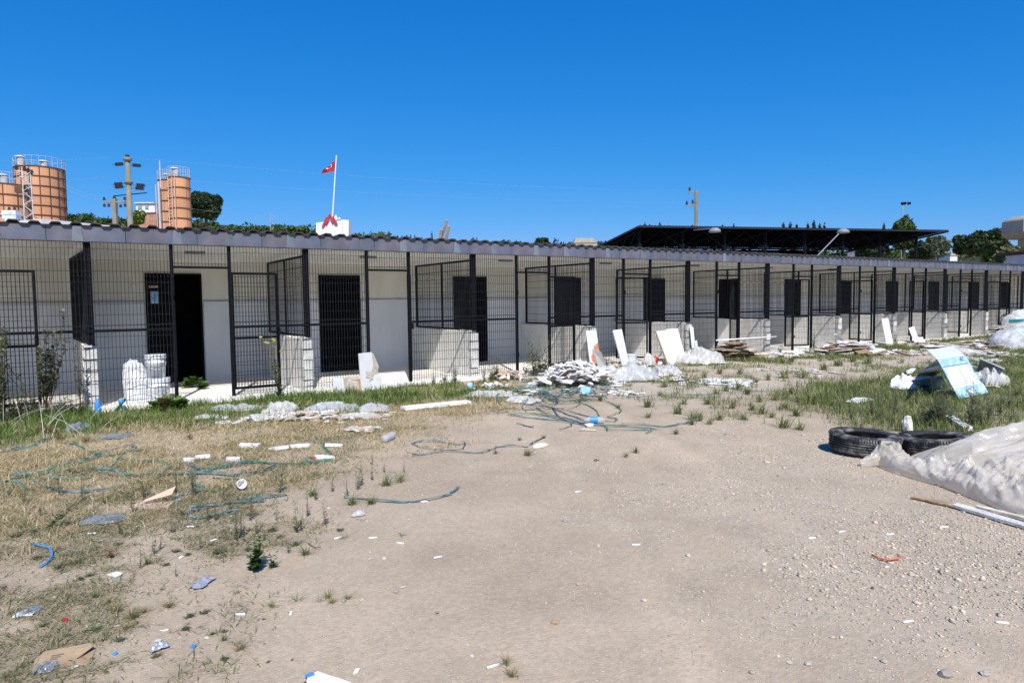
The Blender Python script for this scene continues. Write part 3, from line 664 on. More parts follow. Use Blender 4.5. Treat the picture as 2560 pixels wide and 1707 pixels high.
hill('right_hill', [(1700,640),(1950,636),(2150,630),(2330,634),(2420,630),(2480,640),(2560,636),(2700,640),(2900,640)], 190, 45, MID, (4,3,4,.8), .7, 5, 110)
hill('far_hill', [(700,600),(900,604),(1100,606),(1280,608),(1390,606),(1500,610),(1650,614)], 260, 40, DARK, (4,3,3,1), .8, 9, 60)
tree(515, 480, 556, 41, 72, 'dark round tree standing on its own right of the twin orange silos', n=9000, seed=4, size=.20, lobes=7)
tree(348, 524, 566, 17, 80, 'bright green bush left of the brick house on the hillside', LIME, (4,3,3,2), .16, 2400, 11, name='bush', cat='bush', trunk=False)
tree(1355, 595, 616, 22, 110, 'small dark tree over the roof ridge left of the dark canopy shed', n=2600, seed=8, size=.2)
tree(955, 583, 600, 16, 80, 'low bush beside the white sign box with the red emblem', OLIVE, (3,3,3,1), .13, 1500, 12, name='bush', cat='bush', trunk=False)
tree(2258, 536, 640, 34, 66, 'bushy green tree rising behind the dark canopy shed under the floodlight pole', MID, (4,3,4,1), .20, 7000, 14, lobes=6)
tree(2180, 600, 660, 42, 68, 'dark leafy tree low behind the open end of the canopy shed', DARK, (4,3,4,1), .22, 5000, 15)
tree(2300, 600, 660, 34, 70, 'dark leafy tree behind the last column of the canopy shed', DARK, (4,3,3,1), .22, 4500, 16)
tree(2345, 588, 650, 28, 100, 'greyish thin-leaved tree just right of the canopy shed roof tip', [(.12,.14,.09),(.09,.11,.06),(.05,.07,.03),(.2,.22,.15)], (3,3,3,2), .28, 3600, 17)
tree(2402, 586, 646, 23, 112, 'small round dark tree left of the big tree on the right', DARK, (4,3,3,1), .3, 3400, 18)
tree(2455, 571, 650, 55, 105, 'largest dark green tree on the right side of the yard', DARK, (4,4,3,1), .34, 9000, 19, lobes=8)
tree(2505, 594, 650, 22, 104, 'dark tree merging with the big tree on its right side', DARK, (4,3,3,1), .3, 3400, 20)
tree(2474, 628, 672, 22, 44, 'yellow-green shrub behind the far end of the kennel roof', LIME, (4,3,3,1), .12, 3600, 22, name='bush', cat='bush', trunk=False)
tree(2528, 612, 676, 44, 40, 'olive large-leaved bush below the concrete water tower', OLIVE, (3,3,3,2), .14, 6500, 23, name='bush', cat='bush', trunk=False)
for i, (x, y, w) in enumerate([(1614,554,5),(1624,557,4),(1650,552,5),(1672,556,5),(1730,560,6),(1808,556,6),(1836,556,6),(1962,552,10),(1978,549,11),(1992,556,7),(2022,552,7),(2035,546,10),(2050,554,7),(2064,556,7),(2210,552,8)]):
    spire(x, y, 66, w, 'slender tree top showing over the ridge of the dark canopy shed', 40 + i, 'slender trees behind the canopy shed')
for i, (x, y) in enumerate([(994,582),(1006,586),(1016,584),(1025,582),(1036,584)]):
    spire(x, y, 90, 4, 'tiny pointed tree top over the kennel roof left of the brown chutes', 70 + i, 'pointed trees left of the chutes')
spire(1079, 577, 85, 5, 'single dark pointed tree top just left of the brown metal chutes', 80, None)
spire(770, 556, 90, 6, 'dark pointed tree beside the left edge of the white sign box', 81, None)
b0, zt = base(675, 530, 110); t = thing('bare_tree', 'thin leafless young tree standing above the hillside bushes', 'tree', b0)
m = MB(); m.tube([(0,0,0),(0,0,zt-GZ)], [.14,.03], 5)
for k in range(14):
    a = rf.uniform(0, 6.28); z = zt - GZ - 3.2 + k*.2; l = rf.uniform(.4, 1.0); m.tube([(0,0,z),(math.cos(a)*l, math.sin(a)*l, z + l*.9)], [.03,.012], 4)
m.build('trunk', M['grey'], t)

# -------- silos
def silo(px, ptop, d, r, tiers, th, label, ncol, vents, pname='wall_panel', ribs=True):
    b0, zt = base(px, ptop, d); s = thing('silo', label, 'silo', b0, 0); H = zt - GZ
    arcs = {}
    step = 2 * math.pi / ncol
    for i in range(tiers):
        z1 = H - i * th; z0 = z1 - th + .05
        m = MB(); q = 5
        for k in range(q):
            a0 = .012 + (step - .024) * k / q; a1 = .012 + (step - .024) * (k + 1) / q
            m.add([(r*math.cos(a0), r*math.sin(a0), 0), (r*math.cos(a1), r*math.sin(a1), 0), (r*math.cos(a1), r*math.sin(a1), th-.05), (r*math.cos(a0), r*math.sin(a0), th-.05)], [(0,1,2,3)])
        if i == 0: me = m.mesh(pname, M['silo'], True)
        for c in range(ncol):
            o = link(pname, me, s, loc=(0, 0, z0)); o.rotation_euler = (0, 0, c * step)
    m = MB(); m.lathe([(r-.05, 0), (r-.05, H), (.05, H + .12)], 40)
    for i in range(tiers + 1):
        z = H - i * th; m.lathe([(r-.02, z-.03), (r+.07, z-.03), (r+.07, z+.03), (r-.02, z+.03)], 40)
    if ribs:
        for c in range(ncol):
            a = c * step; m.obox(((r+.01)*math.cos(a), (r+.01)*math.sin(a), H - tiers*th/2), (math.cos(a)*.04, math.sin(a)*.04, 0), (-math.sin(a)*.03, math.cos(a)*.03, 0), (0, 0, tiers*th/2))
    m.build('seam_frame', M['silod'], s)
    m = MB()                                                        # guard rail round the top
    for z in (.45, .9): m.tube([((r+.05)*math.cos(t*.2617), (r+.05)*math.sin(t*.2617), H + z) for t in range(25)], .018, 5)
    for t in range(24): m.tube([((r+.05)*math.cos(t*.2617), (r+.05)*math.sin(t*.2617), H), ((r+.05)*math.cos(t*.2617), (r+.05)*math.sin(t*.2617), H + .9)], .015, 4)
    m.build('guard_rail', M['galv'], s)
    for (du, dv, vr, vh) in vents:
        c = RIGHTV * du + FWDV * dv
        v = MB().lathe([(vr, 0), (vr, vh)], 16, (c.x, c.y, H + .05)).build('roof_vent', M['galv'], s, smooth=True)
        MB().lathe([(0, .14), (vr*1.25, .09), (vr*1.35, 0), (0, -.02)], 16, (c.x - RIGHTV.x*.12, c.y, H + .05 + vh)).build('vent_hood', M['wpaint'], v)
    return s, H
silo(99, 424, 62, 1.92, 6, .86, 'large orange panelled silo with two roof vents behind the lattice tower', 16, [(-1.1,-.8,.30,.9),(.75,-.4,.28,.55)])
silo(10, 466, 56, 1.85, 4, .86, 'lower orange silo cut off by the left edge of the photo', 12, [(.35,-.4,.28,.75)])
sl, Hs = silo(447, 446, 62, .93, 5, .92, 'right orange silo of the pair, with a pale stain under its rim', 6, [(-.15,-.2,.27,.75)], 'shell_ring', False)
silo(417, 452, 64.5, .74, 5, .98, 'narrower orange silo half hidden behind the pipes of its neighbour', 6, [(.25,-.2,.26,.45)], 'shell_ring', False)
m = MB()
for (x, y0, d, r) in ((421,440,61.2,.03),(428,440,61.2,.03),(400,398,61.5,.05),(393,455,61.5,.04),(404,452,61.5,.08)):
    pass
def pipe(px, ptop, d, r, label, mm, nm='pipe'):
    b0, zt = base(px, ptop, d); o = MB().tube([(0,0,0),(0,0,zt-GZ)], r, 8).build(nm, M[mm], None, loc=b0); return tag(o, label, 'pipe')
pipe(399, 402, 61.0, .05, 'tallest thin grey pipe rising beside the pair of orange silos', 'galv')
pipe(396, 455, 60.6, .09, 'thick grey pipe just left of the pair of orange silos', 'galv')
pipe(389, 462, 60.4, .035, 'thin pale pipe, leftmost beside the pair of orange silos', 'pinkp')
b0, zt = base(424, 442, 60.9); ld = thing('ladder', 'pale pink caged ladder climbing the front of the paired orange silos', 'ladder', b0)
m = MB()
for u in (-.17, .17, .42): m.tube([RIGHTV*u, RIGHTV*u + Vector((0,0,zt-GZ))], .03, 6)
m.build('side_rail', M['pinkp'], ld); m = MB()
for k in range(30): z = zt - GZ - 9 + k*.3; m.bar(RIGHTV*-.17 + Vector((0,0,z)), RIGHTV*.17 + Vector((0,0,z)), .025)
m.build('rungs', M['pinkp'], ld, kind='stuff')
# -------- lattice tower with transformer
b0, zt = base(66, 430, 46); lt = thing('lattice_tower', 'pale steel lattice tower carrying insulators in front of the large silo', 'tower', b0); H = zt - GZ
m = MB(); q = .27
for sx in (-1, 1):
    for sy in (-1, 1): m.bar((sx*q*1.3, sy*q*1.3, 0), (sx*q*.8, sy*q*.8, H), .05)
m.build('leg_frame', M['galv'], lt); m = MB()
for i in range(14):
    z0 = H - i*.45; z1 = z0 - .45; s1 = 1 if i % 2 else -1; e = q*.95
    for sy in (-1, 1): m.bar((-s1*e, sy*e, z0), (s1*e, sy*e, z1), .032)
    for sx in (-1, 1): m.bar((sx*e, -s1*e, z0), (sx*e, s1*e, z1), .032)
m.build('cross_bracing', M['galv'], lt)
m = MB().bar(-RIGHTV*.75 + Vector((0,0,H+.12)), RIGHTV*.5 + Vector((0,0,H-.12)), .07).bar(-RIGHTV*.5 + Vector((0,0,H-.3)), RIGHTV*.4 + Vector((0,0,H-.3)), .06).bar(-RIGHTV*.8 + Vector((0,0,H-1.0)), Vector((0,0,H-1.0)), .05).bar(-RIGHTV*.8 + Vector((0,0,H-1.4)), Vector((0,0,H-1.4)), .05)
m.build('cross_arm', M['galv'], lt)
for u, z in ((-.65,.28),(-.12,.2),(.12,.08),(.35,-.04)):
    MB().lathe([(0,-.14),(.08,-.14),(.13,-.05),(.08,0),(.13,.07),(.06,.12),(.08,.17),(0,.18)], 10).build('insulator', M['insul'], lt, loc=RIGHTV*u + Vector((0,0,H+z)))
MB().bar(-RIGHTV*.75+Vector((0,0,H-1.15)), -RIGHTV*.1+Vector((0,0,H-1.15)), .35, .5).build('switch_box', M['silod'], lt)
b0, zt = base(27, 526, 44); tr = thing('transformer', 'grey-green transformer box standing left of the lattice tower', 'transformer', b0); H = zt - GZ
MB().bar(-RIGHTV*.42+Vector((0,0,H-.3)), RIGHTV*.48+Vector((0,0,H-.3)), .5, .55).bar(-RIGHTV*.5+Vector((0,0,H-.28)), RIGHTV*.54+Vector((0,0,H-.28)), .56, .05).build('tank', M['tin'], tr)
MB().box(-.35,.35,-.25,.25,.0,H-.58).build('support_frame', M['galv'], tr)
for u in (-.1, .25): MB().lathe([(0,0),(.09,0),(.09,.1),(.05,.12),(.08,.2),(0,.22)], 8).build('bushing', M['insul'], tr, loc=RIGHTV*u + Vector((0,0,H)))
# -------- power poles
def insul_string(par, c, u, z, ang=0, n=4):
    m = MB()
    for k in range(n):
        p = c + RIGHTV * (u + (k * .14 if u > 0 else -k * .14)) + Vector((0,0,z - .012*k)); m.bar(p, p + RIGHTV*.055, .22).bar(p + RIGHTV*.055, p + RIGHTV*.09, .11)
    m.bar(c + Vector((0,0,z)), c + RIGHTV * (u + (n*.14+.1)*(1 if u > 0 else -1)) + Vector((0,0,z-.05)), .025)
    m.build('insulator_string', M['insul'], par)
b0, zt = base(318, 384, 48); pp = thing('power_pole', 'tall round concrete power pole with collars and insulator strings', 'pole', b0); H = zt - GZ
MB().tube([(0,0,0),(0,0,H-.45)], [.25,.155], 14).build('shaft', M['conc'], pp, smooth=True)
for z in (H-.45, H-2.05): MB().lathe([(.2,-.16),(.3,-.06),(.30,.05),(.2,.14),(0,.15)], 16, (0,0,z+.05)).build('collar', M['conc'], pp)
MB().lathe([(0,0),(.14,0),(.17,.06),(.12,.1),(.15,.17),(0,.2)], 12, (0,0,H-.28)).build('cap_insulator', M['insul'], pp)
O = Vector((0,0,0))
for u, z in ((-.42,H-.72),(.38,H-.82),(-.55,H-2.1),(.6,H-2.2),(-.5,H-2.3),(.52,H-2.42)): insul_string(pp, O, u, z)
MB().bar(-RIGHTV*1.05+Vector((0,0,H-2.95)), RIGHTV*1.25+Vector((0,0,H-2.75)), .06).build('cross_arm', M['steel'], pp)
MB().lathe([(0,-.14),(.12,-.1),(.12,.06),(0,.1)], 10).build('insulator', M['insul'], pp, loc=-RIGHTV*1.05 + Vector((0,0,H-3.15)))
b0, zt = base(286, 497, 46); p2 = thing('power_pole', 'short concrete pole with a crossbar, left of the tall round pole', 'pole', b0); H = zt - GZ
MB().bar((0,0,0),(0,0,H), .26, .26, up=FWDV).build('shaft', M['conc'], p2)
MB().bar(-RIGHTV*.75+Vector((0,0,H-.22)), RIGHTV*.75+Vector((0,0,H-.22)), .14, .12).build('cross_arm', M['conc'], p2)
for u, z in ((-.7,0),(0,.1),(.7,0),(-.7,-.45),(.7,-.45),(-.4,-.45),(.4,-.5)):
    MB().lathe([(0,-.1),(.06,-.1),(.11,-.04),(.06,0),(.1,.06),(.05,.1),(0,.14)], 10).build('insulator', M['insul'], p2, loc=RIGHTV*u + Vector((0,0,H+z)))
b0, zt = base(1741, 476, 75); p3 = thing('power_pole', 'square concrete power pole rising behind the dark canopy shed', 'pole', b0); H = zt - GZ
MB().bar((0,0,0),(0,0,H), .32, .26, up=FWDV).build('shaft', M['conc'], p3)
for z, L1, L2 in ((H-.08,.85,.25),(H-1.55,1.15,.28)):
    MB().bar(RIGHTV*L2+Vector((0,0,z)), -RIGHTV*L1+Vector((0,0,z-.18)), .16, .16).build('cross_arm', M['conc'], p3)
for u, z in ((-.75,.05),(-1.05,-1.45),(-.4,-1.35)):
    MB().lathe([(0,-.12),(.08,-.12),(.15,-.02),(.09,.06),(.15,.14),(.06,.2),(.1,.3),(0,.33)], 10).build('insulator', M['insul'], p3, loc=RIGHTV*u + Vector((0,0,H+z)))
b0, zt = base(2257, 512, 80); fp_ = thing('floodlight_pole', 'thin pole with a dark twin floodlight above the trees', 'floodlight', b0); H = zt - GZ
MB().tube([(0,0,0),(0,0,H)], [.12,.05], 8).build('pole', M['grey'], fp_)
MB().bar(-RIGHTV*.1+Vector((0,0,H-.3)), RIGHTV*.6+Vector((0,0,H+.1)), .04).build('bracket', M['grey'], fp_)
for u, z, s in ((.1,.12,.5),(.72,.12,.28)): MB().bar(-RIGHTV*(s/2)+Vector((0,0,0)), RIGHTV*(s/2)+Vector((0,0,.04)), .3, .3).build('lamp_head', M['steel'], fp_, loc=RIGHTV*u + Vector((0,0,H+z)))
# -------- overhead wires
def wire(a, b_, sag, label, r=.006):
    pts = [a.lerp(b_, t/16) - Vector((0,0,sag*4*(t/16)*(1-t/16))) for t in range(17)]; o = MB().tube([p - a for p in pts], r, 4, False).build('overhead_wire', M['grey'], None, loc=a); tag(o, label, 'wire', 'overhead wires from the tall pole')
for i, (ax, ay, bx, by) in enumerate([(348,396,1741,478),(350,444,1741,505),(270,394,-300,375),(262,443,-300,440)]):
    wire(at(ax, ay, 48), at(bx, by, 75 if bx > 0 else 52), .5, 'thin grey power line strung across the sky from the tall round pole', .0045)
for i, (ax, ay, bx, by) in enumerate([(260,492,150,452),(262,500,150,462),(310,492,700,540)]):
    wire(at(ax, ay, 46), at(bx, by, 60), .3, 'thin cable running off the short crossbar pole', .006)
# -------- flag, emblem sign
b0, zt = base(838, 389, 74); ft = at(841, 389, 74); fb = at(830, 560, 74)
fl = thing('flagpole', 'slightly leaning white flagpole behind the white sign box', 'flagpole', (fb.x, fb.y, GZ))
dlt = ft - fb; o_ = Vector((fb.x, fb.y, GZ))
MB().tube([fb - o_ - dlt*.8*((fb.z - GZ)/dlt.z)/max((fb.z-GZ)/dlt.z, 1) , ft - o_], [.1,.06], 10).build('pole', M['wpaint'], fl)
s74 = mpp(74)
def pl(px, py, d, org): return at(px, py, d) - org
fo = at(838, 397, 74)
outl = [(0,0),(-8,7),(-14,12),(-22,18),(-30,24),(-38,32),(-36,34),(-30,35),(-24,33),(-19,30),(-10,29.5),(-1,29)]
UPV = Vector((0,0,1))
def ripple(x): return math.sin(x * .28) * .16
def flagpoly(pts, off, name, mm, par):
    m = MB(); n = len(pts)
    for s in (0, 1): m.v += [tuple(RIGHTV*(x*s74) - UPV*(y*s74) + FWDV*(ripple(x) + off + s*.012)) for x, y in pts]
    m.f += [tuple(range(n)), tuple(range(n, 2*n))[::-1]] + [(i, (i+1) % n, n+(i+1) % n, n+i) for i in range(n)]
    if par is None: return m.build(name, M[mm], None, loc=fo)
    return m.build(name, M[mm], par)
fo = at(839.5, 399, 74)
flg = thing('flag', 'red flag with a white crescent and star blowing left from the pole', 'flag', fo)
flagpoly(outl, 0, 'flag_cloth', 'flag', flg)
cres = [(-10,11),(-9.2,14),(-10,18),(-13,21),(-17,22.4),(-20,22),(-16.5,20.8),(-13.6,18.5),(-12.4,15.5),(-12.6,13),(-15,15),(-18,17.8),(-16,14.5),(-13,12)]
flagpoly(cres, -.03, 'crescent', 'flagd', flg)
flagpoly([(-22+3.0*(1 if i % 2 == 0 else .42)*math.sin(i*math.pi/5)*1, 22.4-2.6*(1 if i % 2 == 0 else .42)*math.cos(i*math.pi/5)) for i in range(10)], -.05, 'star', 'flagd', flg)
def q3(x, y): return (780 + x/7.125, 380 + y/7.125)
so = at(830, 575, 66); sg = thing('emblem_sign', 'white sign box with a red zigzag mountain-shaped emblem and small white peaks', 'sign', (so.x, so.y, GZ))
sorg = Vector((so.x, so.y, GZ)); s66 = mpp(66)
def spoly(pts, name, mm, d, th):
    m = MB(); n = len(pts)
    f = [at(*q3(x, y), d) - sorg for x, y in pts]; dv = FWDV * th
    m.add(f + [p + dv for p in f], [tuple(range(n))[::-1], tuple(range(n, 2*n))] + [(i, (i+1) % n, n+(i+1) % n, n+i) for i in range(n)])
    return m.build(name, M[mm], sg)
spoly([(72,1262),(200,1245),(380,1222),(545,1205),(545,1700),(72,1700)], 'front_board', 'wpaint', 66, .15)
spoly([(549,1205),(655,1215),(650,1700),(549,1700)], 'side_board', 'wpaint', 66.02, 1.2)
spoly([(170,1332),(205,1330),(248,1262),(250,1310),(313,1187),(311,1100),(265,1168),(247,1155)], 'emblem_left_half', 'flag', 65.8, .12)
spoly([(315,1100),(317,1187),(350,1240),(370,1290),(372,1238),(415,1295),(455,1285),(375,1135),(354,1168)], 'emblem_right_half', 'flag', 65.8, .12)
spoly([(395,1165),(425,1115),(458,1185),(440,1215),(405,1218)], 'white_peak', 'wpaint', 65.9, .1)
spoly([(462,1205),(485,1150),(512,1200)], 'white_peak', 'wpaint', 65.9, .1)
# -------- low white-roofed shop, hillside house, far buildings, chutes
a = at(98, 556, 40); b_ = at(392, 570, 47); a.z = b_.z = (a.z + b_.z) / 2
w = thing('workshop', 'long low workshop with a flat white roof edge behind the kennel roof', 'building', (a.x, a.y, GZ)); h = a.z - GZ; dv = Vector((b_.x - a.x, b_.y - a.y, 0)); nv = Vector((-dv.y, dv.x, 0)).normalized() * 6
MB().prism([(0,0),(1,0),(1,h-.28),(0,h-.28)], dv, UPV, (0,0,0), nv).build('wall', M['orange'], w)
MB().prism([(-.01,h-.275),(1.01,h-.275),(1.01,h),(-.01,h)], dv, UPV, -nv.normalized()*.3, nv*1.1).build('roof_slab', M['wpaint'], w)
c, zt = base(384, 512, 100); hs = thing('hillside_house', 'small half-built house of red brick below and white above on the hill', 'house', c); H = zt - GZ; s1 = mpp(100)
MB().bar(-RIGHTV*22*s1 + Vector((0,0,H-.6*H/2-1.4)), RIGHTV*22*s1 + Vector((0,0,H-.6*H/2-1.4)), 4, .6*H).build('brick_wall', M['brick'], hs)
MB().bar(-RIGHTV*24*s1 + Vector((0,0,H-.75)), RIGHTV*22*s1 + Vector((0,0,H-.75)), 4.4, 1.3).build('upper_wall', M['wpaint'], hs)
MB().bar(-RIGHTV*25*s1 + Vector((0,0,H-.05)), RIGHTV*23*s1 + Vector((0,0,H-.05)), 5, .12).build('roof', M['wpaint'], hs)
for u, wd in ((-14, 5), (3, 4)):
    f = MB().bar(RIGHTV*(u-wd)*s1 - FWDV*2.24 + Vector((0,0,H-.62)), RIGHTV*(u+wd)*s1 - FWDV*2.24 + Vector((0,0,H-.62)), .1, .62).build('window', M['grey'], hs)
    MB().bar(RIGHTV*(u-wd+1)*s1 - FWDV*2.3 + Vector((0,0,H-.62)), RIGHTV*(u+wd-1)*s1 - FWDV*2.3 + Vector((0,0,H-.62)), .04, .5).build('pane', M['glass'], f)
MB().bar(-RIGHTV*10*s1 - FWDV*2.05 + Vector((0,0,H-1.9)), -RIGHTV*6*s1 - FWDV*2.05 + Vector((0,0,H-1.9)), .1, .5).build('window', M['wpaint'], hs)
for (px, py, d, wd, ht, lab, rf_) in ((1462,609,180,28,3,'long pale concrete building on the skyline left of the canopy shed','towerc'),(2162,630,95,20,2.2,'white gabled hut seen under the open end of the canopy shed','wpaint'),(2366,641,150,9,1.6,'tiny white house among the trees right of the canopy shed','wpaint')):
    c, zt = base(px, py, d); q = mpp(d); hh = thing('far_building', lab, 'building', c); H = zt - GZ
    MB().bar(-RIGHTV*wd*q + Vector((0,0,H/2)), RIGHTV*wd*q + Vector((0,0,H/2)), 5, H).build('wall', M[rf_], hh)
    MB().prism([(-wd*q*1.06,H),(wd*q*1.06,H),(wd*q*.6,H+ht*.4),(-wd*q*.9,H+ht*.4)], RIGHTV, UPV, -FWDV*2.7, FWDV*5.4).build('roof', M['towerc'], hh)
c, zt = base(1108, 590, 40); ch = thing('metal_chute', 'cluster of three tilted brown square metal ducts above the kennel roof', 'duct', c); cc = Vector((c.x, c.y, GZ))
for (x0, y0, x1, y1, d) in ((1098,612,1117,551,40),(1112,612,1122,566,40.2),(1098,606,1104,575,39.8)):
    p0, p1 = at(x0, y0, d) - cc, at(x1, y1, d) - cc
    MB().bar(p0 - (p1-p0)*1.2, p1, .16, .16, up=FWDV).build('duct', M['chute'], ch); MB().bar(p1, p1 + (p1-p0).normalized()*.02, .175, .175, up=FWDV).build('duct_lip', M['galv'], ch)
MB().bar(at(1100,600,39.7)-cc, at(1118,603,39.7)-cc, .05).build('brace', M['galv'], ch)

# -------- dark canopy shed
A = at(1597, 564, 42); B = at(2371, 576, 47.4); A.z = B.z = (A.z + B.z) / 2
u = Vector((B.x-A.x, B.y-A.y, 0)); WL = u.length; u.normalize(); v = Vector((-u.y, u.x, 0)); 
if v.dot(FWDV) < 0: v = -v
sh = thing('canopy_shed', 'big dark open-sided canopy shed with a corrugated roof and steel trusses', 'shed', (A.x, A.y, GZ)); H = A.z - GZ; DP = 7.4; drop = .72
def S(a_, b2, z): return u*a_ + v*b2 + Vector((0,0,z))
m = MB(); V = []; F = []
nx_ = 230
for i in range(nx_ + 1):
    a_ = WL * i / nx_; zz = .045 if i % 2 else 0
    for b2 in (0, DP): V.append(tuple(S(a_, b2, H + zz - drop*b2/DP)))
for i in range(nx_): o = i*2; F.append((o, o+1, o+3, o+2))
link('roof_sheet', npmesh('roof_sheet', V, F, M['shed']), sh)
MB().bar(S(0,-.02,H-.06), S(WL,-.02,H-.06), .05, .1).build('eaves_beam', M['shededge'], sh)
MB().bar(S(0,DP,H-drop-.06), S(WL*.93,DP,H-drop-.06), .08, .14).build('rear_beam', M['shededge'], sh)
for q_ in (-.02, WL+.02): MB().bar(S(q_,0,H-.07), S(q_,DP,H-drop-.07), .06, .12).build('gable_rail', M['shededge'], sh)
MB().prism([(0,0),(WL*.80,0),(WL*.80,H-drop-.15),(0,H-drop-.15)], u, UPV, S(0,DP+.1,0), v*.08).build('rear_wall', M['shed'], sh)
NC = 8
for i in range(NC):
    a_ = .4 + (WL-2.3) * i / (NC-1); b1 = .8
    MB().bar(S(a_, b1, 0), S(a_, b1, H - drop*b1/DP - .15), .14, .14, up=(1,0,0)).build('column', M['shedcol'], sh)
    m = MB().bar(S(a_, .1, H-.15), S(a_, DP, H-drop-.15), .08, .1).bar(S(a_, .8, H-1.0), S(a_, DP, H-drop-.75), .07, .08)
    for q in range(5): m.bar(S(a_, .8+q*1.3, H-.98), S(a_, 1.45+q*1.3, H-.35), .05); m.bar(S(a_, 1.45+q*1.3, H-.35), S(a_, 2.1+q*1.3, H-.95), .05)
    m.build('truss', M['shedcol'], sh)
    if i < NC - 1:
        a2 = .4 + (WL-2.3) * (i+1) / (NC-1)
        MB().bar(S(a_, .85, H-1.25), S((a_+a2)/2, .85, H-.2), .05).bar(S(a2, .85, H-1.25), S((a_+a2)/2, .85, H-.2), .05).build('knee_brace', M['shedcol'], sh)
for (px, py, lab, arm) in ((1787, 580, 'grey domed yard lamp hanging before the canopy shed, left one of two', 0), (2108, 582, 'grey domed yard lamp on a long slanting arm before the canopy shed', 1)):
    p = at(px, py, 38); l = thing('yard_lamp', lab, 'lamp', (p.x, p.y, GZ)); z = p.z - GZ
    m = MB(); 
    for t in range(6):
        pass
    m.lathe([(.02,.24),(.16,.22),(.30,.12),(.34,0),(.30,-.02),(.0,.05)], 18, (0,0,z)); m.build('lamp_hood', M['lamp'], l, smooth=True)
    if arm: q = at(2043, 640, 37.5) - Vector((p.x, p.y, GZ)); MB().tube([Vector((0,0,z+.2)), q, Vector((q.x, q.y, 0))], .03, 6).build('lamp_arm', M['lamp'], l)
    else: MB().tube([Vector((0,0,z+.2)), FWDV*4.4 + Vector((0,0,z+.55))], .03, 6).build('lamp_arm', M['lamp'], l)
# -------- concrete tower and red-roofed house at the right edge
c, zt = base(2592, 541, 42); tw = thing('water_tower', 'raw concrete water tower bowl on a thick column at the right edge', 'tower', c); H = zt - GZ; s2 = mpp(42)
MB().lathe([(0,0),(55*s2,0),(64*s2,-.18),(74*s2,-.2),(76*s2,-.3),(76*s2,-1.0),(60*s2,-1.34),(40*s2,-1.36),(0,-1.36)], 8, (0,0,H)).build('bowl', M['towerc'], tw)
MB().lathe([(39*s2,0),(37*s2,H-1.37)], 14).build('column', M['towerc'], tw, smooth=True)
c, zt = base(2600, 628, 38); rh = thing('red_roofed_house', 'house with a dark red roof edge under the concrete tower', 'house', c); H = zt - GZ
MB().bar(-RIGHTV*1.05 + Vector((0,0,H-.05)), RIGHTV*3 + Vector((0,0,H-.05)), 4, .14).build('roof', M['redroof'], rh)
MB().bar(-RIGHTV*.85 + Vector((0,0,H/2-.08)), RIGHTV*2.8 + Vector((0,0,H/2-.08)), 3.4, H-.16).build('wall', M['wpaint'], rh)
# ---------------------------------------------------------------- helpers for litter
rp = random.Random(77)
def side(d): return Vector((-d.y, d.x, 0))
def frag(w, l, t, seed, ragged=.18):
    """broken flat piece, uneven outline, centred at origin lying flat"""
    r = random.Random(seed); n = r.choice((4, 4, 5, 6)); pts = []; ph0 = r.uniform(.6, 1.0)
    for i in range(n):
        a = ph0 + 6.283 * i / n + r.uniform(-.32, .32); q = 1 + r.uniform(-ragged*1.6, ragged*.6)
        c, s = math.cos(a), math.sin(a); k = 1 / max(abs(c), abs(s)) ; k = 1 + (k - 1) * .85
        pts.append((c * k * w / 2 * q, s * k * l / 2 * q))
    return MB().prism(pts, (1,0,0), (0,1,0), (0,0,-t/2), (0,0,t))
def crumple(cx, cy, L_, W_, H_, ang, seed, name, mm, nx=60, ny=34, z=0, fold=3.0, edge=.25, base_=.01):
    """crumpled sheet: a wrinkled mound with an uneven outline"""
    u = np.linspace(-1, 1, nx); v = np.linspace(-1, 1, ny); U, V_ = np.meshgrid(u, v)
    a = np.arctan2(V_, U); q = 1 + edge * (fbm(np.cos(a)*2+3, np.sin(a)*2+5, seed, 3) - .5) * 2
    sq = np.maximum(np.abs(U), np.abs(V_)); rr = np.sqrt(U**2 + V_**2) + 1e-6; k = np.where(rr > 0, .35*sq/rr + .65, 1) 
    X_ = U * k * q; Y_ = V_ * k * q
    env = np.clip(1 - sq ** 2.2, 0, 1)
    rg = ridg(U*fold + seed*.37 + V_*1.3, V_*fold*.8 + 2 - U*.8, seed, 4) ** 1.3 ; big_ = fbm(U*1.6 + seed, V_*1.6, seed + 5, 2)
    Z_ = env ** .6 * (.35*big_ + .75*rg) * H_ + base_ * rg + rg*H_*.12
    jx = (fbm(U*7, V_*7, seed + 9, 2) - .5) * .12; jy = (fbm(U*7, V_*7, seed + 19, 2) - .5) * .12
    lx = (X_ + jx) * L_/2; ly = (Y_ + jy) * W_/2; ca, sa = math.cos(ang), math.sin(ang)
    P = np.stack([lx*ca - ly*sa, lx*sa + ly*ca, Z_], -1).reshape(-1, 3)
    i = np.arange(nx*ny).reshape(ny, nx); F = np.stack([i[:-1,:-1], i[:-1,1:], i[1:,1:], i[1:,:-1]], -1).reshape(-1, 4)
    o = link(name, npmesh(name, P, F, M[mm], None, mm == 'film')); o.location = (cx, cy, GZ + .004 + z); return o
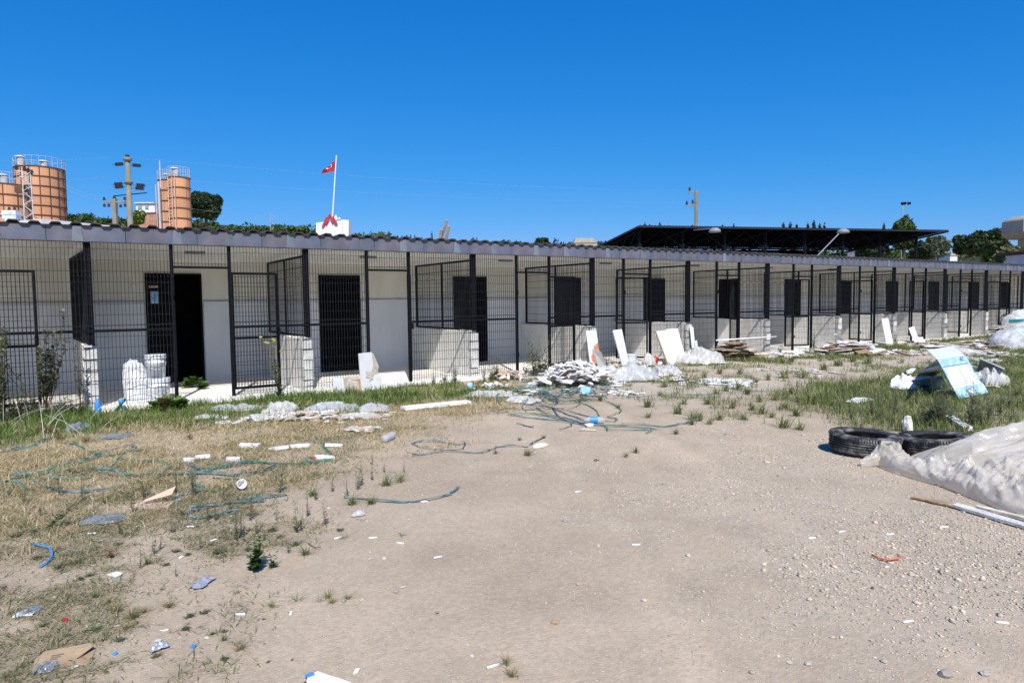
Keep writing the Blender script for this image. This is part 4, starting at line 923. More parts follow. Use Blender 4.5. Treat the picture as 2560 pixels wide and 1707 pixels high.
def ribbon(pts, w, tilt=.5, seed=0, n=10, lift=.006):
    """strap lying on the ground through ground points (smooth)"""
    r = random.Random(seed); P = [Vector(p) for p in pts]; out = []
    for i in range(len(P) - 1):
        p0 = P[max(i-1,0)]; p1 = P[i]; p2 = P[i+1]; p3 = P[min(i+2, len(P)-1)]
        for k in range(n):
            t = k / n; out.append(.5*((2*p1) + (p2-p0)*t + (2*p0-5*p1+4*p2-p3)*t*t + (3*p1-p0-3*p2+p3)*t**3))
    out.append(P[-1]); vs = []; f1 = r.uniform(2, 4); ph = r.uniform(0, 6)
    for i, p in enumerate(out):
        d = (out[min(i+1, len(out)-1)] - out[max(i-1, 0)]); d.z = 0; d = d.normalized() if d.length > 0 else Vector((1,0,0)); s = side(d)
        tl = tilt * .7 + .35 * math.sin(i*.08*f1 + ph); z = lift + .007 * (1 + math.sin(i*.09*f1 + ph*2)) + abs(math.sin(tl)) * w * .45
        hv = s * math.cos(tl) * w / 2 + Vector((0,0,1)) * math.sin(tl) * w / 2
        kx = .012 * math.sin(i*1.1 + ph) * (r.random() < .4); c = Vector((p.x + kx, p.y - kx, p.z + z)); vs += [c - hv, c + hv, c + hv + Vector((0,0,.0015)), c - hv + Vector((0,0,.0015))]
    fs = []
    for i in range(len(out) - 1):
        o = i*4
        for k in range(4): fs.append((o + k, o + (k+1) % 4, o + 4 + (k+1) % 4, o + 4 + k))
    return MB().add(vs, fs)
def strap(pxs, mm, w, label, group, seed, h=0, nm='strap'):
    pts = [Gp(*p) + Vector((0,0,h)) for p in pxs]; o0 = pts[0]
    o = ribbon([p - o0 for p in pts], w, .5, seed).build(nm, M[mm], None, loc=o0); tag(o, label, 'strap', group); return o
# ---------------------------------------------------------------- boards leaning on the fence
def board(pts, th, mm, label, parts=(), ytop=None, nm='board', cat='board'):
    """pts: four photo corners tl, tr, br, bl; the foot stands on the ground, the head rests at the fence plane"""
    bl_, br_ = Gp(*pts[3]), Gp(*pts[2])
    yt = YF - .06 if ytop is None else ytop
    tl_, tr_ = onY(*pts[0], yt), onY(*pts[1], yt)
    c = (bl_ + br_) / 2; n = (br_ - bl_).cross(tl_ - bl_).normalized() * th
    vs = [p - c for p in (bl_, br_, tr_, tl_)]
    o = MB().add(vs + [p + n for p in vs], [(0,1,2,3),(7,6,5,4),(0,4,5,1),(1,5,6,2),(2,6,7,3),(3,7,4,0)]).build(nm, M[mm], None, loc=c)
    tag(o, label, cat)
    return o, bl_, br_, tr_, tl_, n
def bpatch(B, quad, mm, name, label=None):
    """patch on the front of a board, quad in board uv (0..1)"""
    o, bl_, br_, tr_, tl_, n = B; c = o.location
    f = lambda u, v: (bl_.lerp(br_, u)).lerp(tl_.lerp(tr_, u), v)
    nn = n.normalized(); 
    if nn.dot(Vector((0,-1,.2))) < 0: nn = -nn
    offs = nn * (.004 if n.normalized().dot(nn) < 0 else n.length + .004)
    vs = [f(*q) - c + offs for q in quad]; k = len(vs)
    MB().add(vs + [p - nn*.003 for p in vs], [tuple(range(k)), tuple(range(k, 2*k))[::-1]] + [(i,(i+1)%k,k+(i+1)%k,k+i) for i in range(k)]).build(name, M[mm], o, label=label)
B = board([(895,884),(928,880),(940,972),(902,975)], .03, 'white', 'tall white board with torn brown backing on its right edge, by the second gate', ytop=11.75)
bpatch(B, [(.55,.25),(1.15,.35),(1.35,.62),(1.1,.95),(.95,1.0),(.98,.7),(.8,.5)], 'tan', 'torn_backing'); bpatch(B, [(.35,.35),(.9,.3),(.85,.48),(.4,.52)], 'tan', 'torn_backing')
B = board([(830,944),(858,946),(862,978),(834,976)], .03, 'white', 'short white board low down left of the pink panel in the second bay', ytop=11.82)
B = board([(858,944),(900,938),(902,976),(860,978)], .03, 'tan', 'small pinkish framed panel between two white boards at the second bay', ytop=11.80)
bpatch(B, [(.25,.05),(.97,.05),(.97,.8),(.25,.8)], 'orange', 'pink_sheet')
B = board([(930,935),(952,938),(956,972),(936,974)], .025, 'white', 'narrow white offcut right of the tall white board at the second bay', ytop=11.8)
B = board([(1463,827),(1489,827),(1502,924),(1476,926)], .03, 'white', 'white board with a reddish scorched patch at its lower half, leaning beside the rubble heap')
bpatch(B, [(.15,.35),(.55,.62),(1.0,.70),(1.0,.42),(.75,.30),(.6,.1),(.3,.12)], 'orange', 'red_patch'); bpatch(B, [(.3,.45),(.6,.58),(.85,.5),(.6,.38)], 'tan', 'grey_core')
B = board([(1480,872),(1502,880),(1519,924),(1498,926)], .02, 'white', 'curved white broken sheet leaning in front of the scorched board', ytop=11.6)
B = board([(1405+125,826),(1552,823),(1572,914),(1556,919)], .03, 'white', 'tall narrow white board with a corner cut off, leaning left of the white tin')
B = board([(1637,828),(1666,825),(1700,903),(1668,908)], .03, 'white', 'left white board of a leaning pair, showing a brown edge', ytop=11.9)
bpatch(B, [(-.10,.0),(.02,.0),(.02,1.0),(-.10,.97)], 'wood', 'brown_edge')
B = board([(1663,823),(1692,821),(1716,901),(1690,906)], .03, 'white', 'right white board of a leaning pair, slightly taller')
B = board([(1724,817),(1733,817),(1741,868),(1733,872)], .025, 'white', 'thin white strip leaning right of the pair of white boards')
B = board([(1735,855),(1741,850),(1751,880),(1738,884)], .02, 'white', 'small white offcut at the foot of the thin white strip', ytop=11.7)
B = board([(2084,834),(2092,835),(2134,866),(2124,870)], .03, 'white', 'white board slanting down to the right over the heap of broken panels', ytop=11.2)
B = board([(2203,797),(2218,796),(2232,866),(2217,868)], .03, 'white', 'tall white board leaning on the fence at the seventh bay')
B = board([(2271,820),(2283,817),(2298,858),(2288,862)], .03, 'white', 'short white board with a notched top leaning at the eighth bay')
B = board([(2297,846),(2312,850),(2310,862),(2296,863)], .03, 'white', 'white chunk at the foot of the notched white board', ytop=11.5)
B = board([(1388,912),(1462,904),(1470,924),(1392,928)], .03, 'orange', 'long low orange-pink panel leaning on the fence behind the rubble heap', ytop=11.8)
# ---------------------------------------------------------------- rubble heaps
def heap(px, py, hw, hd, H_, n, mats, wts, label, seed, smin=.08, smax=.34, tilt=.6, cat='rubble heap', long_=1.0, nm='rubble_heap', thick=(.008,.02)):
    c = Gp(px, py); t = thing(nm, label, cat, (c.x, c.y, GZ)); r = random.Random(seed); d = ppm(c); Rx = hw / d; a0 = RIGHTV; f0 = FWDV; Ry = hd
    kinds = [frag(1, 1, 1, seed*10 + i, .22).mesh('fragment_%s' % 'abcdef'[i % 6]) for i in range(6)]
    bank = {}
    for i in range(n):
        mm = r.choices(mats, wts)[0]; ki = r.randrange(6); key = (mm, ki)
        if key not in bank: me = kinds[ki].copy(); me.materials.append(M[mm]); bank[key] = me
        u = r.gauss(0, .42); v = r.gauss(0, .42); u = max(-1, min(1, u)); v = max(-1, min(1, v)); q = max(0, 1 - (u*u + v*v))
        L_ = r.uniform(smin, smax); W_ = L_ * r.uniform(.3, .75) / long_
        z = H_ * q * r.uniform(.35, 1.0) + .012
        o = link('fragment', bank[key], t, loc=a0*(u*Rx) + f0*(v*Ry) + Vector((0,0,z)))
        tl = tilt * (.25 + q); o.rotation_euler = (r.uniform(-tl, tl), r.uniform(-tl, tl), r.uniform(0, 6.28)); o.scale = (L_, W_, r.uniform(*thick))
    return t
heap(1440, 962, 112, .8, .44, 270, ['white','tan','ceramic','clear'], [14,3,2,0], 'largest rubble heap, mostly broken white boards, in front of the third bay', 1)
heap(1265, 948, 62, .55, .16, 70, ['tan','wood','white','ceramic','orange'], [4,3,3,2,1], 'low spill of splintered brown and white scraps left of the largest heap', 2, smax=.36, long_=1.8)
heap(1838, 898, 62, .5, .46, 60, ['wood','tan','white'], [5,3,2], 'stack of brown and white wooden panels beside the crumpled plastic', 3, smin=.3, smax=.9, tilt=.12, cat='panel stack', nm='panel_stack')
heap(1660, 948, 75, .5, .09, 80, ['tan','white','wood','orange'], [3,4,2,1], 'thin scatter of pinkish and white board scraps right of the big film roll', 4, smin=.1, smax=.4, tilt=.1)
heap(2120, 886, 96, .9, .34, 120, ['white','tan','wood','orange'], [7,4,3,2], 'heap of white and orange broken panels before the sixth and seventh bays', 5, smin=.15, smax=.75, tilt=.2)
heap(2330, 868, 85, 1., .14, 100, ['tan','wood','white','ceramic'], [4,3,4,1], 'flat spread of weathered boards on the grass before the ninth bay', 6, smin=.2, smax=.8, tilt=.1, long_=2)
heap(2460, 868, 85, 1.1, .22, 60, ['white','tan','wood'], [5,4,2], 'heap of pale boards at the foot of the wrapped bundles on the right', 7, smin=.25, smax=1.0, tilt=.16, long_=1.8)
heap(2420, 905, 110, .9, .08, 110, ['tan','ceramic','white','wood'], [4,3,3,2], 'strip of pale crumbled debris behind the blue price boards', 8, smin=.08, smax=.35, tilt=.15)
heap(760, 1046, 210, .42, .06, 150, ['tan','white','wood','pinkcard','ceramic'], [5,5,2,2,1], 'trail of torn paper and board scraps through the dry grass', 9, smin=.05, smax=.26, tilt=.2)
heap(900, 1078, 60, .22, .035, 32, ['tan','white','pinkcard'], [5,4,1], 'small scatter of pale scraps before the clear bottle in the dry grass', 10, smin=.05, smax=.2, tilt=.15)
heap(1800, 958, 110, .7, .04, 60, ['white','tan','ceramic'], [3,2,1], 'thin line of white scraps on the bare track right of the film roll', 12, smin=.08, smax=.34, tilt=.07)
heap(1560, 985, 60, .4, .04, 36, ['white','tan','ceramic'], [4,3,1], 'sprinkle of white chips between the film roll and the long thin strap', 14, smin=.05, smax=.2, tilt=.15)
heap(1330, 985, 90, .5, .05, 60, ['white','tan','ceramic','wood'], [4,3,1,2], 'small white and tan chips scattered among the tangled straps', 15, smin=.05, smax=.2, tilt=.3)
heap(1920, 885, 60, .7, .06, 50, ['tan','white','wood','clear'], [4,3,2,1], 'grassy scatter of chips between the panel stack and the broken-panel heap', 16, smin=.08, smax=.4, tilt=.2)
heap(2010, 930, 90, .8, .02, 40, ['tan','ceramic'], [3,2], 'few pale chips on the worn track left of the blue price boards', 13, smin=.06, smax=.3, tilt=.06)
def bundle(cx, cy, L_, W_, H_, seed, mm):
    nx, ny = 90, 26; u = np.linspace(-1, 1, nx); a = np.linspace(0, math.pi, ny); U, A_ = np.meshgrid(u, a)
    dg_ = ridg(U*15 + A_*3.4, A_*1.6, seed, 3); e = (1 - np.abs(U)**6) ** .4
    q = (.64 + .36*dg_ + .12*fbm(U*3, A_*2, seed+3, 2)) * e
    x_ = U * L_/2 + .06*dg_; y_ = -np.cos(A_) * W_/2 * q; z_ = np.clip(np.sin(A_), 0, 1) ** .55 * H_ * q
    i = np.arange(nx*ny).reshape(ny, nx); F = np.stack([i[:-1,:-1], i[:-1,1:], i[1:,1:], i[1:,:-1]], -1).reshape(-1, 4)
    o = link('wrapped_bundle', npmesh('wrapped_bundle', np.stack([x_, y_, z_], -1).reshape(-1, 3), F, M[mm])); o.location = (cx, cy, GZ); return o
heap(1560, 918, 90, .35, .08, 70, ['white','tan','wood','orange'], [5,4,2,1], 'litter of small scraps in the weeds at the foot of the leaning boards', 17, smin=.06, smax=.3, tilt=.5)
heap(1980, 892, 60, .5, .10, 50, ['tan','white','wood'], [4,4,2], 'scatter of torn scraps left of the heap of broken panels', 18, smin=.08, smax=.4, tilt=.3)
heap(2250, 885, 70, .9, .08, 80, ['tan','white','ceramic','wood'], [4,4,2,2], 'torn scraps in the grass right of the heap of broken panels', 19, smin=.08, smax=.45, tilt=.3)
heap(2490, 890, 80, 1.0, .08, 80, ['tan','white','ceramic','wood'], [4,4,2,1], 'strewn pale scraps before the wrapped bundles at the right edge', 20, smin=.08, smax=.45, tilt=.25)
heap(1230, 968, 60, .4, .05, 60, ['white','tan','wood'], [4,4,2], 'scraps sprinkled through the grass left of the brown splinters', 22, smin=.05, smax=.2, tilt=.4)
# ---------------------------------------------------------------- wrapped bundles, far right
for (px, py, L_, W_, H_, mm, lab, sd) in ((2572, 815, 4.2, 1.2, .98, 'wrapg', 'upper wrapped bundle of grey crumpled sheets piled against the kennels at the right edge', 31), (2560, 848, 3.4, 1.1, .60, 'wrapg', 'lower wrapped bundle of grey sheets in front of the upper one', 32)):
    c = G(px, py + 18); o = bundle(c.x, c.y, L_, W_, H_, sd, mm); tag(o, lab, 'bundle')
c = G(2560, 844); o = MB().box(-1.1,1.6,-.35,.1,.58,.70).build('teal_slat', M['teal'], None, loc=(c.x, c.y, GZ)); tag(o, 'teal green slab sandwiched between the wrapped bundles', 'slab')
for i, (a_, b2, lab) in enumerate((((2482,822),(2560,800),'pale bent batten arching over the top of the wrapped bundles'), ((2478,812),(2575,838),'pale batten lying diagonally across the wrapped bundles'))):
    p = G(a_[0], 862); q = G(b2[0], 862); za = onY(a_[0], a_[1], p.y).z; zb = onY(b2[0], b2[1], q.y - .3).z
    o = MB().bar((0,0,0), Vector((q.x - p.x, q.y - p.y - .3, max(.25, zb) - za)), .09, .04).build('batten', M['tan'], None, loc=(p.x, p.y, za)); tag(o, lab, 'batten')
# ---------------------------------------------------------------- plastic films
def film(px, py, hw, W_, H_, ang, mm, lab, sd, fold=3, nm='plastic_film', **k):
    c = Gp(px, py); L_ = 2 * hw / ppm(c); o = crumple(c.x, c.y, L_, W_, H_, math.atan2(RIGHTV.y, RIGHTV.x) + ang, sd, nm, mm, fold=fold, **k); tag(o, lab, 'plastic film'); return o
film(1490, 950, 88, .75, .34, -.25, 'haze_film', 'thick grey film roll lying right of the largest rubble heap', 41, 2.2)
film(1585, 952, 62, .65, .36, .1, 'clear', 'translucent grey film sheet rising in a peak right of the film roll', 42, 2.5)
film(1665, 940, 40, .5, .26, -.3, 'clear', 'small clear film peak with scraps at the right end of the film sheet', 43, 2.5)
film(1752, 908, 58, .9, .42, 0, 'haze_film', 'rounded bundle of dirty plastic film left of the brown panel stack', 44, 2.6)
film(700, 1030, 42, .5, .17, .1, 'haze_film', 'pale blue-white plastic bag lump in the litter before the second low wall', 45, 2.2)
film(830, 1026, 62, .45, .13, -.05, 'clear', 'long clear film strip in the grass right of the pale bag', 46, 3.4)
film(935, 1027, 38, .4, .12, .15, 'clear', 'crumpled clear film heap at the right end of the litter line', 47, 3.4)
film(590, 1025, 60, .4, .09, 0, 'clear', 'flat film sheet in the litter left of the pale bag', 48, 3.4)
film(660, 1048, 50, .35, .07, 0, 'haze_film', 'torn white film and paper below the pale bag in the litter line', 60, 4)
film(895, 1045, 50, .3, .07, 0, 'haze_film', 'torn whitish film right of centre in the litter line', 61, 4)
film(520, 1045, 30, .25, .05, 0, 'haze_film', 'small torn whitish film at the left end of the litter line', 62, 4)
film(760, 1040, 42, .3, .06, 0, 'clear', 'thin clear film below the long film strip in the litter line', 49, 3.4)
film(1230, 990, 62, .42, .10, -.2, 'haze_film', 'dusty film sheet under the straps left of the largest heap', 50, 3)
film(1305, 1005, 45, .35, .10, -.6, 'haze_film', 'small dusty film lump tangled in the straps', 51, 3)
film(290, 1092, 34, .3, .035, -.15, 'slate', 'flat grey film piece lying in the straw near the left edge', 52, 2)
film(195, 1075, 24, .25, .10, .3, 'slate', 'dark crumpled film scrap in the straw beside the tall weed', 53, 3)
film(262, 1302, 46, .20, .035, .28, 'slate', 'long flat grey film scrap on the bare dirt, lower left', 54, 2)
film(2385, 880, 46, .8, .14, .1, 'haze_film', 'white bag with a blue corner lying before the ninth bay', 55, 2)
film(2150, 880, 30, .6, .14, 0, 'clear', 'translucent scrap among the heap of broken panels', 56, 2.4)
film(80, 1440+90, 22, .1, .02, .2, 'slate', 'grey film scrap near the left edge above the cardboard sleeve', 57, 2)
film(118, 1672, 26, .09, .015, .1, 'slate', 'grey film scrap just below the brown cardboard sleeve', 58, 2)
# big translucent sheeting, right foreground
c0 = Gp(2150, 1160)
spine = [(2150,1166,.03,.04),(2215,1160,.24,.17),(2275,1182,.28,.13),(2340,1198,.32,.17),(2400,1214,.34,.18),(2470,1238,.36,.19),(2540,1264,.38,.2),(2640,1300,.42,.22)]
pts = [Gp(x, y) - c0 for x, y, a, b2 in spine]; nx, ny = 150, 40; V = np.zeros((nx*ny, 3))
for i in range(nx):
    t = i / (nx-1) * (len(pts)-1); k = min(int(t), len(pts)-2); f = t - k; p = pts[k].lerp(pts[k+1], f); w = spine[k][2]*(1-f) + spine[k+1][2]*f; h = spine[k][3]*(1-f) + spine[k+1][3]*f
    d = (pts[min(k+1,len(pts)-1)] - pts[k]).normalized(); s = side(d)
    for j in range(ny):
        a = math.pi * (j/(ny-1)) * 1.06; r1 = float(ridg(np.array(i*.085 + j*.03), np.array(j*.11), 5, 3)); r2 = float(ridg(np.array(i*.035 - j*.06), np.array(j*.05 + 9), 15, 2))
        r3 = float(ridg(np.array(i*.23 + j*.12), np.array(j*.2 - i*.05), 25, 2)); q = .26 + .46*r1 + .40*r2 + .22*r3 + .34*r1**6 + .25*r3**7
        pp_ = p + s * (math.cos(a) * w/2 * (.75+.5*r2)) * 1.0; z = max(.004, math.sin(a) * h * q + .01*r1)
        V[i*ny + j] = (pp_.x, pp_.y, z)
i_ = np.arange(nx*ny).reshape(nx, ny); F = np.stack([i_[:-1,:-1], i_[:-1,1:], i_[1:,1:], i_[1:,:-1]], -1).reshape(-1, 4)
o = link('plastic_sheeting', npmesh('plastic_sheeting', V, F, M['film'], None, True)); o.location = (c0.x, c0.y, GZ + .004)
tag(o, 'long twisted roll of milky plastic sheeting lying along the front of the big plastic mound', 'plastic sheeting')
c1 = Gp(2560, 1232); nx, ny = 110, 80; U, W2 = np.meshgrid(np.linspace(0, 1, nx), np.linspace(0, 1, ny))
# mound: grows from a low left foot to a high right shoulder; u along the photo's right, w away from the viewer
pl_ = Gp(2310, 1178) - c1; pr1 = RIGHTV * 1.7 + FWDV * .0
bx = pl_.x*(1-U) + pr1.x*U; by = pl_.y*(1-U) + pr1.y*U
dep = .40 + 1.42*U; px_ = bx + FWDV.x * dep * (W2 - .22*np.sin(U*3)); py_ = by + FWDV.y * dep * (W2 - .22*np.sin(U*3))
env = np.sin(np.pi * np.clip(W2*.9 + .06, 0, 1)) ** .6 * (U ** .75)
st = ridg(U*1.6 + W2*.5, W2*5.5 - U*2.8, 61, 3); st2 = ridg(U*5, W2*9 - U*3, 67, 3)
st3 = ridg(U*11 + W2*4, W2*16 - U*7, 71, 2) + 1.6*ridg(U*4 + W2*3, W2*7 - U*5, 73, 2)**7; zz = env * (.66 + .28*(st-.5) + .15*(st2-.5) + .05*(st3-.5)) + .012*st
i_ = np.arange(nx*ny).reshape(ny, nx); F = np.stack([i_[:-1,:-1], i_[:-1,1:], i_[1:,1:], i_[1:,:-1]], -1).reshape(-1, 4)
o = link('plastic_mound', npmesh('plastic_mound', np.stack([px_, py_, np.maximum(zz, .003)], -1).reshape(-1, 3), F, M['film'], None, True)); o.location = (c1.x, c1.y, GZ + .004)
tag(o, 'high folded mound of translucent plastic sheeting at the right edge beside the tyres', 'plastic sheeting')
# pale packing stuffed under the sheeting
o = crumple(Gp(2530,1200).x, Gp(2530,1200).y, .8, .5, .22, .3, 63, 'packing_paper', 'film', 40, 30, fold=3); tag(o, 'cream packing paper showing in the fold of the plastic mound', 'paper')
# ---------------------------------------------------------------- tyres
def tyre(px, py, R0, W_, label, rz=0, tilt=(0, 0)):
    c = G(px, py); t = thing('tyre', label, 'tyre', (c.x, c.y, GZ + .005), rz); t.rotation_euler = (tilt[0], tilt[1], rz)
    Ri = R0 * .60; pr = [(Ri, .03), (Ri + .01, .012), (Ri+.05, .0), (R0-.05, .006), (R0-.015, .022)]
    n = 5; 
    for i in range(n):                                      # circumferential grooves
        z0 = .035 + (W_ - .07) * i / n; z1 = .035 + (W_-.07) * (i+1) / n
        pr += [(R0, z0 + .003), (R0, z1 - .007), (R0 - .009, z1 - .006), (R0 - .009, z1 + .001)]
    pr += [(R0-.012, W_-.022), (R0-.05, W_-.004), (Ri+.05, W_), (Ri+.012, W_-.012), (Ri, W_-.03), (Ri+.02, W_-.045), (R0-.05, W_-.07), (R0-.03, W_/2), (R0-.05, .07), (Ri+.02, .045)]
    MB().lathe(pr, 64, close=True).build('casing', M['rubber'], t, smooth=True)
    m = MB(); N_ = 84
    for k in range(N_):
        a = 6.283 * k / N_; ca, sa = math.cos(a), math.sin(a)
        m.obox((ca*(R0-.012), sa*(R0-.012), W_-.02), (ca*.018, sa*.018, 0), (-sa*.007, ca*.007, .002), (-ca*.006, -sa*.006, .012))
    for k in range(60):
        a = 6.283 * k / 60; 
        for z in (.06, .10, .145): 
            if z < W_ - .03: a2 = a + z*1.3; m.obox(((R0+.0008)*math.cos(a2), (R0+.0008)*math.sin(a2), z), (math.cos(a2)*.002, math.sin(a2)*.002, 0), (-math.sin(a2)*.009, math.cos(a2)*.009, .004), (0,0,.0035))
    m.build('tread_blocks', M['rubber'], t, kind='stuff')
    return t
tyre(2160, 1131, .335, .205, 'dusty black tyre lying flat on the dirt, the left one with its opening in view', .3, (R_(2), 0))
tyre(2336, 1136, .325, .20, 'black tyre on the right, partly covered by the plastic mound', 1.1, (R_(-3), R_(2)))
def rock(px, py, s, label, mm='stone', sd=0, cat='stone', sq=(1,1,.6), nm='stone', group=None):
    r = random.Random(sd); c = Gp(px, py); m = MB(); ring = []
    n = 8; vs = [(0,0,1)]
    for k in range(4):
        ph = math.pi * (k+1) / 5
        for j in range(n): q = 1 + r.uniform(-.16, .16); a = 6.283*(j + .5*(k % 2))/n; vs.append((math.sin(ph)*math.cos(a)*q, math.sin(ph)*math.sin(a)*q, math.cos(ph)*q))
    vs.append((0,0,-1)); fs = [(0, 1+j, 1+(j+1) % n) for j in range(n)]
    for k in range(3): fs += [(1+k*n+j, 1+(k+1)*n+j, 1+(k+1)*n+(j+1) % n, 1+k*n+(j+1) % n) for j in range(n)]
    fs += [(33, 1+3*n+(j+1) % n, 1+3*n+j) for j in range(n)]
    o = m.add([(x*s*sq[0], y*s*sq[1], z*s*sq[2]) for x, y, z in vs], fs).build(nm, M[mm], None, smooth=False, loc=c + Vector((0,0,s*sq[2]*.55))); o.rotation_euler = (0,0,r.uniform(0,6)); return tag(o, label, cat, group)
rock(2364, 1690, .028, 'smooth grey stone near the bottom edge, right of centre, with a dark shadow', sd=1)
rock(2462, 1686, .020, 'smaller grey stone near the bottom edge, rightmost of the loose stones', sd=2)
rock(1387, 1556, .024, 'brown flat stone lying alone on the bare dirt at bottom centre', 'wood', 3, sq=(1,.7,.45))
rock(1490, 1152, .030, 'dark clod on the track in the middle of the yard', 'bark', 4, sq=(1,.7,.5))
rock(2268, 1080, .10, 'pale grey brick chunk standing up between and behind the two tyres', 'block', 5, sq=(.6,.5,1.3), nm='brick_chunk', cat='chunk')
rock(2155, 1072, .035, 'small dark pointed stone on the grass edge behind the left tyre', 'bark', 6, sq=(.7,.7,1.5))
rock(1352, 1117, .10, 'dirty white torn lump with a brown underside on the bare dirt', 'tan', 7, sq=(1.2,.5,.32), nm='torn_lump', cat='lump')
rock(1720, 1390, .018, 'small grey stone on the bare dirt, centre right', 'stone', 8)
for i, (x, y) in enumerate([(2045,1340),(2240,1310),(1990,1560),(1910,1410),(2320,1338),(2480,1290),(1610,1500),(2210,1468),(2110,1420),(960,1396),(905,1500),(860,1500),(1180,1640),(990,1480),(2360,1480),(2020,1660),(1880,1680),(2210,1655)]):
    rock(x, y, rp.uniform(.010,.017), 'thumb-sized pale stone lying loose on the bare dirt', 'stone' if i % 3 else 'tan', 20+i, group='loose stones on the dirt')
# ---------------------------------------------------------------- planks, rods, cords, small litter
def plank(a, b_, w, th, mm, label, z=.01, nm='plank', cat='plank', cut=.3):
    A_, B_ = Gp(*a), Gp(*b_); d = B_ - A_; L_ = Vector((d.x, d.y, 0)).length; r = random.Random(int(a[0]))
    n = 9; top = []; bot = []
    for i in range(n + 1): t = i/n; top.append((L_*t, w/2*(1 - cut*(t < .08)) + r.uniform(-.06,.06)*w)); bot.append((L_*t + (cut*w*.5 if i == 0 else 0), -w/2 + r.uniform(-.06,.06)*w))
    o = MB().prism(bot + top[::-1], (1,0,0), (0,1,0), (0,0,0), (0,0,th)).build(nm, M[mm], None, loc=A_ + Vector((0,0,z))); o.rotation_euler = (0, 0, math.atan2(d.y, d.x)); return tag(o, label, cat)
plank((2282,1245), (2400,1272), .085, .012, 'wood', 'brown end of a split plank at the front edge of the plastic sheeting')
plank((2385,1268), (2640,1345), .085, .02, 'block', 'whitish weathered plank in front of the plastic sheeting, lower of two', .012)
plank((2440,1275), (2640,1325), .05, .018, 'tan', 'thin splintered plank lying behind the whitish plank by the plastic sheeting', .02)
plank((1005,1026), (1172,1010), .16, .05, 'plaster', 'long white plaster-covered beam lying in the dry grass')
plank((2372,1050), (2420,1080), .10, .05, 'plaster', 'pale broken beam half hidden in the grass behind the tyres')
def tube_px(pxs, r, mm, label, nm, cat, z=.01, sm=True):
    P = [Gp(*p) + Vector((0,0,z + r)) for p in pxs]; o = MB().tube([p - P[0] for p in P], r, 7).build(nm, M[mm], None, smooth=sm, loc=P[0]); return tag(o, label, cat)
tube_px([(78,1363),(100,1368),(124,1374),(131,1386),(129,1398),(120,1408),(100,1420)], .0065, 'blue', 'bent bright blue plastic tube on the dirt near the left edge', 'blue_tube', 'tube')
tube_px([(2180,1392),(2200,1400),(2225,1403),(2245,1400),(2250,1394)], .006, 'orangecord', 'short piece of orange twisted cord on the gravel', 'cord', 'cord')
tube_px([(1447,1076),(1490,1077)], .008, 'tan', 'yellowish thin stick by the strap tangle, lower of two', 'stick', 'stick')
tube_px([(1452,1077),(1462,1072),(1475,1075)], .007, 'tan', 'yellowish bent stick resting on the straight one by the strap tangle', 'stick', 'stick')
tube_px([(770,1360),(790,1372),(802,1370)], .003, 'twig', 'short dark curved twig on the dirt right of the weeds', 'twig', 'twig')
tube_px([(285,1228),(300,1234),(330,1236)], .006, 'bark', 'dark twig below the green straps on the left', 'twig', 'twig')
tube_px([(1790,882),(1835,877),(1880,877),(1940,884)], .02, 'white', 'thin bent white rod arching over the brown panel stack', 'rod', 'rod', .5)
# rope coils and straps, left field
LL = ['green strap cut off by the left edge, uppermost', 'short green strap just below the uppermost left one', 'strap arching out of the dry straw clump', 'long green strap sweeping up from the left edge to the middle loop', 'strap crossing the middle loop of the left field', 'second strap lying alongside the long sweeping one', 'short kinked strap end at the left of the loops', 'loose short strap below the loops', 'longest straight green strap running right from the loops', 'short strap branching off the longest straight one', 'strap closing the loop at the right end of the left tangle', 'strap crossing under the longest straight one', 'lower strap of the right-hand loop', 'upper strap of the right-hand loop, ending by the foam shards', 'short strap rising left of the right-hand loop', 'short strap end below the right-hand loop', 'long thin curve bowing below the left loops', 'strap end cut off by the left edge, lowest', 'short strap slanting down past the foam shards', 'tiny strap piece above the slanting one', 'short strap joining the longest strap and right loop', 'pale strap piece below the right-hand loop', 'strap end under the reddish foam shard']
for i, pxs in enumerate([
    [(-10,1135),(30,1126),(70,1118),(100,1108),(130,1098)], [(30,1128),(60,1122),(95,1119)],
    [(165,1108),(195,1115),(225,1130),(250,1137),(300,1137)], [(0,1210),(60,1195),(120,1180),(180,1160),(240,1146),(300,1137),(340,1128)],
    [(30,1192),(110,1183),(170,1152),(230,1150),(245,1136),(290,1122),(330,1116),(342,1128)], [(30,1202),(110,1182),(160,1166),(200,1160),(260,1142)],
    [(45,1172),(48,1188),(95,1190),(160,1172)], [(120,1198),(180,1200),(225,1196),(195,1187),(165,1178)],
    [(225,1175),(270,1178),(330,1190),(400,1187),(520,1187),(600,1190),(660,1180),(690,1168)], [(240,1180),(290,1192),(330,1190)],
    [(310,1153),(360,1155),(410,1160),(420,1175),(370,1185)], [(215,1178),(260,1172),(290,1160),(305,1147)],
    [(495,1182),(540,1170),(600,1160),(660,1158),(690,1165),(650,1180),(600,1182)], [(510,1176),(560,1165),(610,1158),(680,1160),(760,1158),(830,1152)],
    [(480,1200),(485,1190),(520,1178),(580,1168)], [(482,1212),(510,1226),(540,1232)], [(85,1202),(130,1225),(180,1232),(240,1230),(290,1222)],
    [(0,1209),(30,1205),(60,1222),(62,1232)], [(790,1095),(800,1105),(815,1125),(828,1138)], [(745,1090),(760,1098)], [(450,1162),(480,1168),(498,1177)],
    [(600,1203),(560,1198),(530,1200)], [(760,1153),(790,1154),(815,1152)]]):
    strap(pxs, 'strapg' if i % 4 else 'strapb', .025, LL[i], 'green straps in the left field', i)
